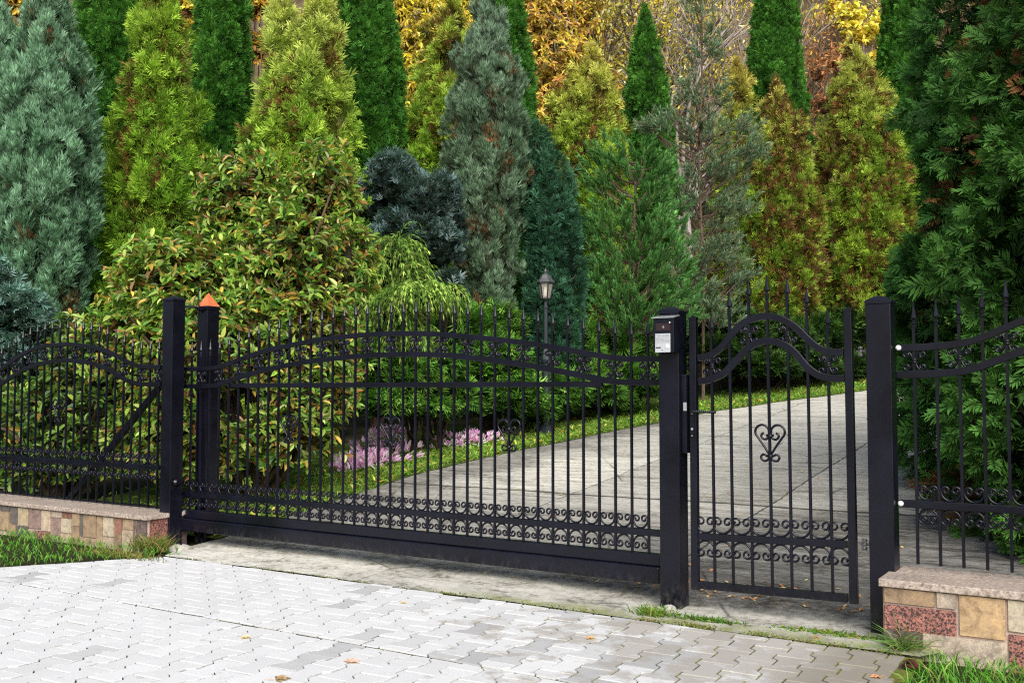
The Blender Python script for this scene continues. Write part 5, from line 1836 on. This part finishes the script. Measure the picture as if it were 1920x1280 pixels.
def bare_tree(name, label, base_px, top_py, Z, width, col, leafcols=None, leafn=0, n_main=7, seed=1, leafL=0.14):
    rs = random.Random(seed)
    b = at_depth(base_px, 300, Z)
    g0 = float(slope(b[1]))
    zt = at_depth(base_px, top_py, Z)[2]
    H = max(zt - g0, 2.0)
    root = empty(name, (b[0], b[1], g0), label, 'tree', AG)
    tr = MB()
    tips = []

    def grow(p, d, L, r, lev):
        pts = [p]
        d = d / np.linalg.norm(d)
        for k in range(4):
            d = d + np.array([rs.gauss(0, .13), rs.gauss(0, .13), rs.gauss(0.03, .08)])
            d /= np.linalg.norm(d)
            p = p + d * L / 4
            pts.append(p)
        tube(tr, pts, np.linspace(r, r * 0.5, 5), 4 if lev else 6, col)
        if lev < 3:
            for k in range(rs.randint(3, 5) if lev < 2 else 3):
                q = pts[rs.randint(1, 4)]
                a = rs.uniform(0, 6.28)
                dd = d * rs.uniform(0.6, 1.1) + np.array([math.cos(a), math.sin(a), rs.uniform(0.0, 0.7)]) * rs.uniform(0.5, 0.95)
                grow(q, dd, L * rs.uniform(0.5, 0.75), r * 0.5, lev + 1)
        else:
            tips.extend(pts[1:])

    for i in range(n_main):
        a = rs.uniform(0, 6.28)
        sp = rs.uniform(0.05, 0.5) * width / H * 2
        grow(np.array([b[0] + rs.uniform(-.3, .3) * width, b[1] + rs.uniform(-.3, .3) * width, g0 - 0.1]), np.array([math.cos(a) * sp, math.sin(a) * sp, 1.0]), H * rs.uniform(0.45, 0.62), 0.03 + 0.006 * H, 0)
    tr.build('trunk', M_BARK, root)
    if leafn:
        T = np.array(tips)
        P = T[rng.integers(0, len(T), leafn)] + rng.normal(0, 0.16, (leafn, 3))
        D = unit(rng.normal(0, 1, P.shape) + np.array([0, 0, -0.4]))
        c = mixcol(leafcols[0], leafcols[1], leafn, 0.2)
        cr = MB()
        leaves(cr, P, D, perp(D), leafL * rng.uniform(0.6, 1.3, leafn), leafL * 0.5, c * 0.8, c)
        cr.build('crown', M_LEAF, root)
    return root


BL = ([(0.50, 0.40, 0.06), (0.66, 0.48, 0.06), (0.30, 0.30, 0.08), (0.55, 0.52, 0.30), (0.22, 0.20, 0.06)], [3, 2, 2, 1.2, 2])
bare_tree('thin_leafed_tree', 'thin tree with dark branches and small olive leaves above the yellow topped thuja', 1150, -90, 31.5, 2.2, (0.12, 0.09, 0.075), BL, 7500, 9, 3, 0.16)
bare_tree('thin_leafed_tree', 'small leaved yellowish tree behind the pointed dark thuja', 1235, -60, 33, 1.8, (0.16, 0.12, 0.10), ([(0.70, 0.50, 0.06), (0.55, 0.40, 0.06), (0.35, 0.3, 0.08)], [3, 2, 1]), 4200, 8, 4, 0.16)
bare_tree('bare_tree', 'leafless pale grey bush left of the ragged pine', 1275, -40, 30, 1.2, (0.42, 0.38, 0.36), BL, 500, 9, 5, 0.13)
bare_tree('bare_tree', 'leafless pale twiggy bush right of the ragged pine', 1368, -30, 31, 1.3, (0.34, 0.29, 0.25), BL, 900, 9, 6, 0.13)
bare_tree('bare_tree', 'brown twiggy bush right of the tall dark column on the hillside', 1545, 0, 33, 1.8, (0.24, 0.18, 0.14), ([(0.50, 0.28, 0.08), (0.40, 0.2, 0.09)], [1, 1]), 1500, 10, 7, 0.13)
bare_tree('bare_tree', 'leafless tree at the top edge right of the bright yellow birch', 1690, -60, 34, 1.8, (0.2, 0.16, 0.13), BL, 900, 8, 8, 0.14)
for lab, x, yt, Z, hw in (('dark forest spruce behind the bright yellow birch', 1625, -330, 50, 110), ('dark forest spruce above the tall column between the bronze thujas', 1480, -280, 52, 110),
                          ('dark forest spruce behind the thin ragged pine', 1350, -300, 54, 110), ('dark forest spruce at the top right above the big thuja', 1770, -330, 52, 120), ('dark forest spruce behind the thin olive leaved tree', 1200, -340, 56, 120)):
    conifer('forest_spruce', lab, 'tree', [(yt, x - 4, x + 4), (yt + 120, x - hw * .4, x + hw * .4), (yt + 260, x - hw * .8, x + hw * .8), (110, x - hw, x + hw), (240, x - hw, x + hw)], Z, 'column', group='dark spruces high on the hillside', limbs=False,
            dens=16, L=0.7, clumpR=1.1, amp=0.5, c1=(0.02, 0.035, 0.015), c2=(0.04, 0.06, 0.025), top=(0.045, 0.065, 0.03), up=0.1, out=0.9, core=0.75)

# brush carpet that hides the bare slope: too many to count
Pn = 15000
xs_b = rng.uniform(-38, 12, Pn)
ys_b = rng.uniform(22.5, 48, Pn)
P = np.stack([xs_b, ys_b, slope(ys_b) + 0.1], 1)
D = unit(rng.normal(0, 0.5, P.shape) + np.array([0, 0, 1.0]))
c = mixcol([(0.18, 0.15, 0.05), (0.30, 0.20, 0.08), (0.10, 0.13, 0.03), (0.40, 0.26, 0.06), (0.10, 0.07, 0.05)], [2, 2, 2, 1, 2], Pn, 0.25)
mb = MB()
leaves(mb, P, D, perp(D), rng.uniform(0.3, 0.9, Pn), rng.uniform(0.05, 0.16, Pn), c * 0.5, c)
tag(mb.build('hillside_brush', M_LEAF), 'dry brown and olive undergrowth covering the hillside behind the trees', 'undergrowth', kind='stuff')

# ------------------------------------------------------------------ grass, weeds, flowers, leaves
def grass(mb, P, h, wdt, cols, w, lean=0.45, bias=(0, 0, 0), segs=2):
    n = len(P)
    d = unit(rng.normal(0, lean, (n, 3)) * np.array([1, 1, 0.2]) + np.array([0, 0, 1.0]) + np.asarray(bias))
    hh = h * rng.uniform(0.45, 1.25, n)
    c = mixcol(cols, w, n, 0.2)
    s = unit(np.cross(d, rng.normal(0, 1, (n, 3))))
    a = P
    b = P + d * (hh * 0.55)[:, None]
    d2 = unit(d + np.array([0, 0, -0.25]) + d * np.array([1, 1, 0]) * 0.9)
    t = b + d2 * (hh * 0.5)[:, None]
    W = s * (wdt / 2)
    V = np.stack([a - W, a + W, b + W * 0.8, b - W * 0.8, t], 1).reshape(-1, 3)
    C = np.stack([c * 0.45, c * 0.45, c * 0.9, c * 0.9, c], 1).reshape(-1, 3)
    i = np.arange(n)[:, None] * 5
    mb.add(V, [tuple(q) for q in (i + np.array([[0, 1, 2, 3]]))] + [tuple(q) for q in (i + np.array([[3, 2, 4]]))], np.clip(C, 0, 1))


GR = ([(0.10, 0.34, 0.03), (0.16, 0.42, 0.04), (0.26, 0.50, 0.08), (0.36, 0.36, 0.10)], [3, 3, 1.5, 0.3])
# verge at the foot of the left wall
n = 9500
x = rng.uniform(-12.4, -6.95, n)
y = rng.uniform(-3.5, YWF - 0.01, n)
bx_ = -6.95 + (y + 0.4) * (0.75 / 1.1)
keep = x < bx_ + rng.normal(0, 0.03, n) - 0.02
P = np.stack([x, y, np.full(n, -0.01)], 1)[keep]
P = P[(P[:, 0] > -10.9)]
hh = np.clip(0.05 + 0.14 * np.clip((bx_[keep][:len(keep)][: len(x[keep])][(x[keep] > -10.9)] - P[:, 0]), 0, 0.5), 0.025, 0.065)
mb = MB()
grass(mb, P, hh, 0.008, *GR, lean=0.38)
tag(mb.build('grass', M_GRASS), 'bright green grass at the foot of the long low wall', 'grass', kind='stuff')
# verge at the right wall
n = 9000
P = np.stack([rng.uniform(-0.98, 1.6, n), rng.uniform(-3.2, YRF - 0.012, n), np.full(n, -0.015)], 1)
mb = MB()
grass(mb, P, np.clip(0.115 - 0.055 * np.clip((P[:, 1] + 0.7) / 0.45, 0, 1), 0.05, 0.12), 0.006, *GR, lean=0.5)
tag(mb.build('grass', M_GRASS), 'lush green grass below the short right wall', 'grass', kind='stuff')
# lawn between drive and shrubs: short blades and broad weeds
n = 26000
y = 0.5 + 17 * rng.random(n) ** 1.3
x = edge_l(y) - np.abs(rng.normal(0, 1.0, n)) + rng.normal(0.0, 0.05, n) + 0.035 * np.sin(y * 5.1) + 0.03 * np.sin(y * 13.7) - 0.01
P = np.stack([x, y, slope(y) + 0.012], 1)
mb = MB()
grass(mb, P, 0.075, 0.012, [(0.14, 0.30, 0.03), (0.24, 0.42, 0.06), (0.38, 0.50, 0.10), (0.44, 0.38, 0.10)], [3, 3, 1.6, 0.8], lean=0.6)
m = 7000
y = 0.5 + 17 * rng.random(m) ** 1.3
x = edge_l(y) - np.abs(rng.normal(0, 0.9, m)) - 0.02
P = np.stack([x, y, slope(y) + 0.03], 1)
D = unit(rng.normal(0, 1, P.shape) * np.array([1, 1, 0.3]) + np.array([0, 0, 0.25]))
c = mixcol([(0.12, 0.24, 0.03), (0.22, 0.35, 0.06), (0.45, 0.40, 0.08), (0.36, 0.20, 0.05)], [3, 3, 0.8, 0.35], m, 0.2)
leaves(mb, P, D, unit(np.cross(D, np.array([0, 0, 1.0]) + rng.normal(0, .2, D.shape))), rng.uniform(0.05, 0.12, m), rng.uniform(0.025, 0.05, m), c * 0.7, c)
tag(mb.build('lawn_grass', M_GRASS), 'short lawn with clover like weeds along the left edge of the drive', 'grass', kind='stuff')


def tuft(label, px, py, n, h, spread, cols, w, lean=0.7, name='grass_tuft', wdt=0.007, bias=(0, 0, 0), pos=None, kind=None):
    q = np.array(pos) if pos is not None else on_ground(px, py)
    P = q + np.stack([rng.normal(0, spread[0], n), rng.normal(0, spread[1], n), np.zeros(n)], 1)
    mb = MB()
    grass(mb, P, h, wdt, cols, w, lean=lean, bias=bias)
    return tag(mb.build(name, M_GRASS, origin=tuple(q)), label, 'plant', None if kind else 'weeds growing in the gaps', kind)


DRY = [(0.22, 0.28, 0.06), (0.36, 0.30, 0.10), (0.14, 0.22, 0.03), (0.40, 0.26, 0.10)]
tuft('yellowing grass tuft at the corner of the long wall beside the left gate post', 282, 1028, 420, 0.16, (0.10, 0.05), DRY, [3, 2, 2, 1], 0.6)
tuft('scruffy dry grass along the foot of the long wall near its corner', 225, 1042, 420, 0.07, (0.22, 0.05), DRY, [3, 2, 2, 1], 0.7, name='dry_grass', kind='stuff')
tuft('small green weed tuft in front of the middle gate post', 1226, 1152, 260, 0.075, (0.055, 0.035), [(0.13, 0.28, 0.03), (0.25, 0.36, 0.06), (0.40, 0.36, 0.10)], [3, 2, 1], 0.8)
tuft('sprawling long bladed grass clump at the corner of the right wall and pavement', 1692, 1218, 150, 0.2, (0.022, 0.022), [(0.14, 0.27, 0.06), (0.22, 0.34, 0.10), (0.42, 0.33, 0.13)], [3, 2, 1.2], 1.5, wdt=0.007)
tuft('low strip of clover at the pavement edge in front of the right gate post', 1560, 1190, 500, 0.035, (0.16, 0.028), [(0.10, 0.24, 0.03), (0.22, 0.34, 0.05), (0.35, 0.3, 0.06)], [3, 2, 1], 1.0, wdt=0.012, name='clover', kind='stuff')
tuft('thin line of weeds at the pavement edge right of the middle gate post', 1330, 1164, 260, 0.04, (0.10, 0.02), [(0.10, 0.22, 0.03), (0.2, 0.3, 0.05)], [2, 1], 1.0, wdt=0.010, name='weeds', kind='stuff')
# moss and short weeds along the joint between drive and pavement
n = 5200
x = rng.uniform(-6.8, -1.1, n)
x = np.where(rng.random(n) < 0.6, -1.1 - np.abs(rng.normal(0, 1.4, n)), x)
x = np.clip(x, -6.8, -1.1)
pat = (np.sin(x * 7.3) + np.sin(x * 17.1 + 2) + np.sin(x * 3.1)) * 0.3 + rng.random(n)
y = -0.395 + np.abs(rng.normal(0, 0.022, n)) * (1 + (x > -4)) - 0.012
P = np.stack([x, y, np.full(n, 0.001)], 1)[pat > 0.62]
mb = MB()
grass(mb, P, 0.016, 0.008, [(0.16, 0.19, 0.04), (0.28, 0.27, 0.06), (0.30, 0.18, 0.08), (0.12, 0.20, 0.03)], [2, 2, 0.7, 2], lean=1.2)
tag(mb.build('moss', M_GRASS), 'moss and tiny weeds along the joint between drive and pavement', 'moss', kind='stuff')

# autumn crocus clumps
def crocus(label, spots, n, size, seed):
    q = np.mean([on_ground(*s) for s in spots], 0)
    q[2] = float(slope(q[1]))
    root = empty('crocus_clump', tuple(q), label, 'flowers', 'lilac autumn crocus clumps on the lawn')
    base = np.array([on_ground(*s) for s in spots])
    fl, st = MB(), MB()
    B = base[rng.integers(0, len(base), n)] + np.stack([rng.normal(0, 0.10, n), rng.normal(0, 0.16, n), np.zeros(n)], 1)
    B[:, 2] = slope(B[:, 1]) + 0.01
    A = unit(rng.normal(0, 0.8, (n, 3)) * np.array([1, 1, 0.1]) + np.array([0, 0, 0.75]))
    hgt = rng.uniform(0.08, 0.2, n)
    Tp = B + A * hgt[:, None]
    white = np.tile(np.array([[0.62, 0.55, 0.60]]), (n, 1))
    blades(st, B, A, perp(A), hgt * 1.05, 0.016, white * 0.8, white)
    S0 = perp(A)
    T0 = np.cross(A, S0)
    for k in range(6):
        a = k * math.pi / 3 + rng.normal(0, 0.1, n)
        o = rng.uniform(0.25, 0.6, n)
        rad = S0 * np.cos(a)[:, None] + T0 * np.sin(a)[:, None]
        D = unit(A * np.cos(o)[:, None] + rad * np.sin(o)[:, None])
        c = mixcol([(0.60, 0.27, 0.56), (0.62, 0.38, 0.60), (0.62, 0.48, 0.60)], [2, 3, 2], n, 0.12)
        leaves(fl, Tp, D, unit(np.cross(D, A)), size * rng.uniform(0.8, 1.2, n), size * 0.36, np.clip(c * 1.15, 0, 0.9), c, fold=-0.2, curl=-0.05)
    fl.build('blossoms', M_PETAL, root)
    st.build('stalks', M_PETAL, root)
    return root


crocus('wide drift of lilac autumn crocuses lying over in front of the magnolia', [(690, 868), (700, 850), (716, 832), (660, 885), (738, 858), (742, 822), (680, 880), (725, 872), (650, 888)], 150, 0.115, 1)
crocus('smaller upright clump of pale lilac autumn crocuses near the drive edge, left of the lamp', [(850, 838), (870, 842), (890, 838), (880, 830), (910, 832), (862, 828)], 80, 0.085, 2)

# leaves lying about
LEAFC = [(0.55, 0.26, 0.10), (0.62, 0.36, 0.16), (0.42, 0.18, 0.07), (0.66, 0.46, 0.24)]
FG = 'single fallen leaves on the pavement'


def fallen(label, px, py, size, col, rot):
    q = on_ground(px, py)
    mb = MB()
    n = 5
    for k in range(n):
        a = rot + (k - 2) * 0.62
        d = np.array([[math.cos(a), math.sin(a), 0.12 + 0.1 * (k % 2)]])
        d = unit(d)
        s = unit(np.cross(d, np.array([[0.1, 0.1, 1.0]])))
        c = np.array([col]) * random.uniform(0.85, 1.15)
        leaves(mb, np.array([q + np.array([0, 0, 0.006])]), d, s, size * (1 - 0.15 * abs(k - 2)), size * 0.42, c * 0.8, c, fold=0.15, curl=0.1)
    sd = unit(np.array([[math.cos(rot + math.pi), math.sin(rot + math.pi), 0.2]]))
    blades(mb, np.array([q + np.array([0, 0, 0.006])]), sd, perp(sd), size * 0.8, 0.004, np.array([[0.3, 0.15, 0.08]]), np.array([[0.3, 0.15, 0.08]]))
    return tag(mb.build('fallen_leaf', M_LEAF, origin=tuple(q)), label, 'leaf', FG)


fallen('tan fallen leaf on the white pavers in the left half, left of the pink one', 455, 1196, 0.055, (0.66, 0.46, 0.26), 0.4)
fallen('pale pinkish fallen leaf flat on the white pavers near the bottom centre', 657, 1243, 0.07, (0.66, 0.40, 0.34), 1.9)
fallen('small brown curled leaf lying on the pavers at the bottom edge', 518, 1276, 0.075, (0.30, 0.20, 0.11), 0.9)
fallen('small orange leaf on the pavers below the middle of the sliding gate', 757, 1131, 0.035, (0.66, 0.42, 0.2), 2.4)
fallen('orange leaf on the pavers left of the middle gate post', 1102, 1197, 0.05, (0.66, 0.36, 0.16), 0.2)
fallen('orange leaf pair at the bottom right corner of the pavers', 1648, 1270, 0.05, (0.62, 0.30, 0.14), 3.9)
fallen('rust leaf on the pavers below the right gate post', 1530, 1196, 0.04, (0.58, 0.24, 0.12), 5.0)
# rusty curled bark piece on the kerb at the right
mb = MB()
q = on_ground(1708, 1252)
tt_ = np.linspace(0, 1, 14)
tube(mb, np.stack([q[0] - 0.04 + 0.09 * tt_, q[1] + 0.03 - 0.06 * tt_ + 0.018 * np.sin(tt_ * 5), q[2] + 0.016 + 0.012 * np.sin(tt_ * 3.1)], 1), 0.012 * np.sin(0.35 + 2.5 * tt_) + 0.003, 7, (0.10, 0.03, 0.025))
tube(mb, np.stack([q[0] - 0.04 + 0.085 * tt_, q[1] + 0.005 - 0.05 * tt_ - 0.012 * np.sin(tt_ * 4), q[2] + 0.010 + 0.004 * np.sin(tt_ * 3.1)], 1), 0.009 * np.sin(0.35 + 2.5 * tt_) + 0.003, 7, (0.08, 0.025, 0.02))
tag(mb.build('bark_piece', M_BARK, origin=tuple(q), smooth=True), 'dark reddish curled piece of bark on the pavement edge, bottom right', 'bark')
# litter of orange leaves behind the small gate
n = 420
x = rng.uniform(-3.6, -1.1, n)
y = 0.35 + np.abs(rng.normal(0, 0.28, n))
k = rng.random(n) < 0.4
x = np.where(k, rng.uniform(-6.8, -1.0, n), x)
y = np.where(k, rng.uniform(0.2, 9, n), y)
P = np.stack([x, y, slope(y) + 0.012], 1)
D = unit(rng.normal(0, 1, P.shape) * np.array([1, 1, 0.12]))
c = mixcol(LEAFC, [3, 2, 2, 2], n, 0.2)
mb = MB()
leaves(mb, P, D, unit(np.cross(D, np.array([0, 0, 1.0]) + rng.normal(0, .3, D.shape))), rng.uniform(0.025, 0.06, n), rng.uniform(0.012, 0.025, n), c * 0.8, c, curl=-0.2)
tag(mb.build('leaf_litter', M_LEAF), 'scattered orange leaf fragments on the drive behind the small gate', 'fallen leaves', kind='stuff')

# stone at the foot of the left post
def rock(label, px, py, r, seed):
    q = on_ground(px, py)
    rs = np.random.default_rng(seed)
    V, fs = [], []
    m, nr = 10, 6
    for i in range(nr):
        t = math.pi * (i + 0.3) / nr
        for j in range(m):
            a = 2 * math.pi * j / m
            k = rs.uniform(0.85, 1.12)
            V.append((q[0] + r[0] * k * math.sin(t) * math.cos(a), q[1] + r[1] * k * math.sin(t) * math.sin(a), q[2] + r[2] * k * math.cos(t)))
    for i in range(nr - 1):
        for j in range(m):
            fs.append((i * m + j, i * m + (j + 1) % m, (i + 1) * m + (j + 1) % m, (i + 1) * m + j))
    fs += [tuple(range(m)), tuple((nr - 1) * m + j for j in range(m))]
    mb = MB()
    mb.add(V, fs)
    o = mb.build('stone', M_ROCK, origin=tuple(q), smooth=True)
    return tag(o, label, 'stone')


rock('flat pale stone at the foot of the left gate post', 338, 1029, (0.12, 0.10, 0.045), 3)
rock('small whitish stone at the foot of the middle gate post', 1256, 1140, (0.045, 0.04, 0.025), 4)

# ------------------------------------------------------------------ light, world, camera
SUN_EL, SUN_AZ = math.radians(40), math.radians(143)     # azimuth measured clockwise from +Y
sun = bpy.data.lights.new('sun', 'SUN')
sun.energy = 5.0
sun.angle = math.radians(50)
sun.color = (1.0, 0.975, 0.93)
so = bpy.data.objects.new('sun', sun)
COL.objects.link(so)
sd = np.array([math.sin(SUN_AZ) * math.cos(SUN_EL), math.cos(SUN_AZ) * math.cos(SUN_EL), math.sin(SUN_EL)])
from mathutils import Vector
so.rotation_euler = Vector(-sd).to_track_quat('-Z', 'Y').to_euler()
w = bpy.data.worlds.new('World')
SC.world = w
w.use_nodes = True
nt = w.node_tree
nt.nodes.clear()
sky = nt.nodes.new('ShaderNodeTexSky')
sky.sky_type = 'NISHITA'
sky.sun_disc = False
sky.sun_elevation = SUN_EL
sky.sun_rotation = SUN_AZ
sky.air_density = 1.0
sky.dust_density = 3.0
sky.ozone_density = 0.6
bg = nt.nodes.new('ShaderNodeBackground')
bg.inputs[1].default_value = 0.15
ow = nt.nodes.new('ShaderNodeOutputWorld')
nt.links.new(sky.outputs[0], bg.inputs[0])
nt.links.new(bg.outputs[0], ow.inputs[0])

cam = bpy.data.cameras.new('camera')
cam.sensor_width = 36.0
cam.lens = F / 1920.0 * 36.0
cam.clip_end = 600
co = bpy.data.objects.new('camera', cam)
COL.objects.link(co)
co.location = CAM
co.rotation_euler = (math.pi / 2 + PITCH, 0, HEAD)
SC.camera = co
SC.view_settings.view_transform = 'Standard'
SC.view_settings.look = 'None'
SC.view_settings.exposure = 0
SC.render.engine = 'CYCLES'
SC.cycles.use_denoising = False
SC.cycles.filter_width = 1.2
SC.cycles.max_bounces = 6
SC.cycles.diffuse_bounces = 4
SC.cycles.glossy_bounces = 2
SC.cycles.transmission_bounces = 4
SC.cycles.transparent_max_bounces = 6
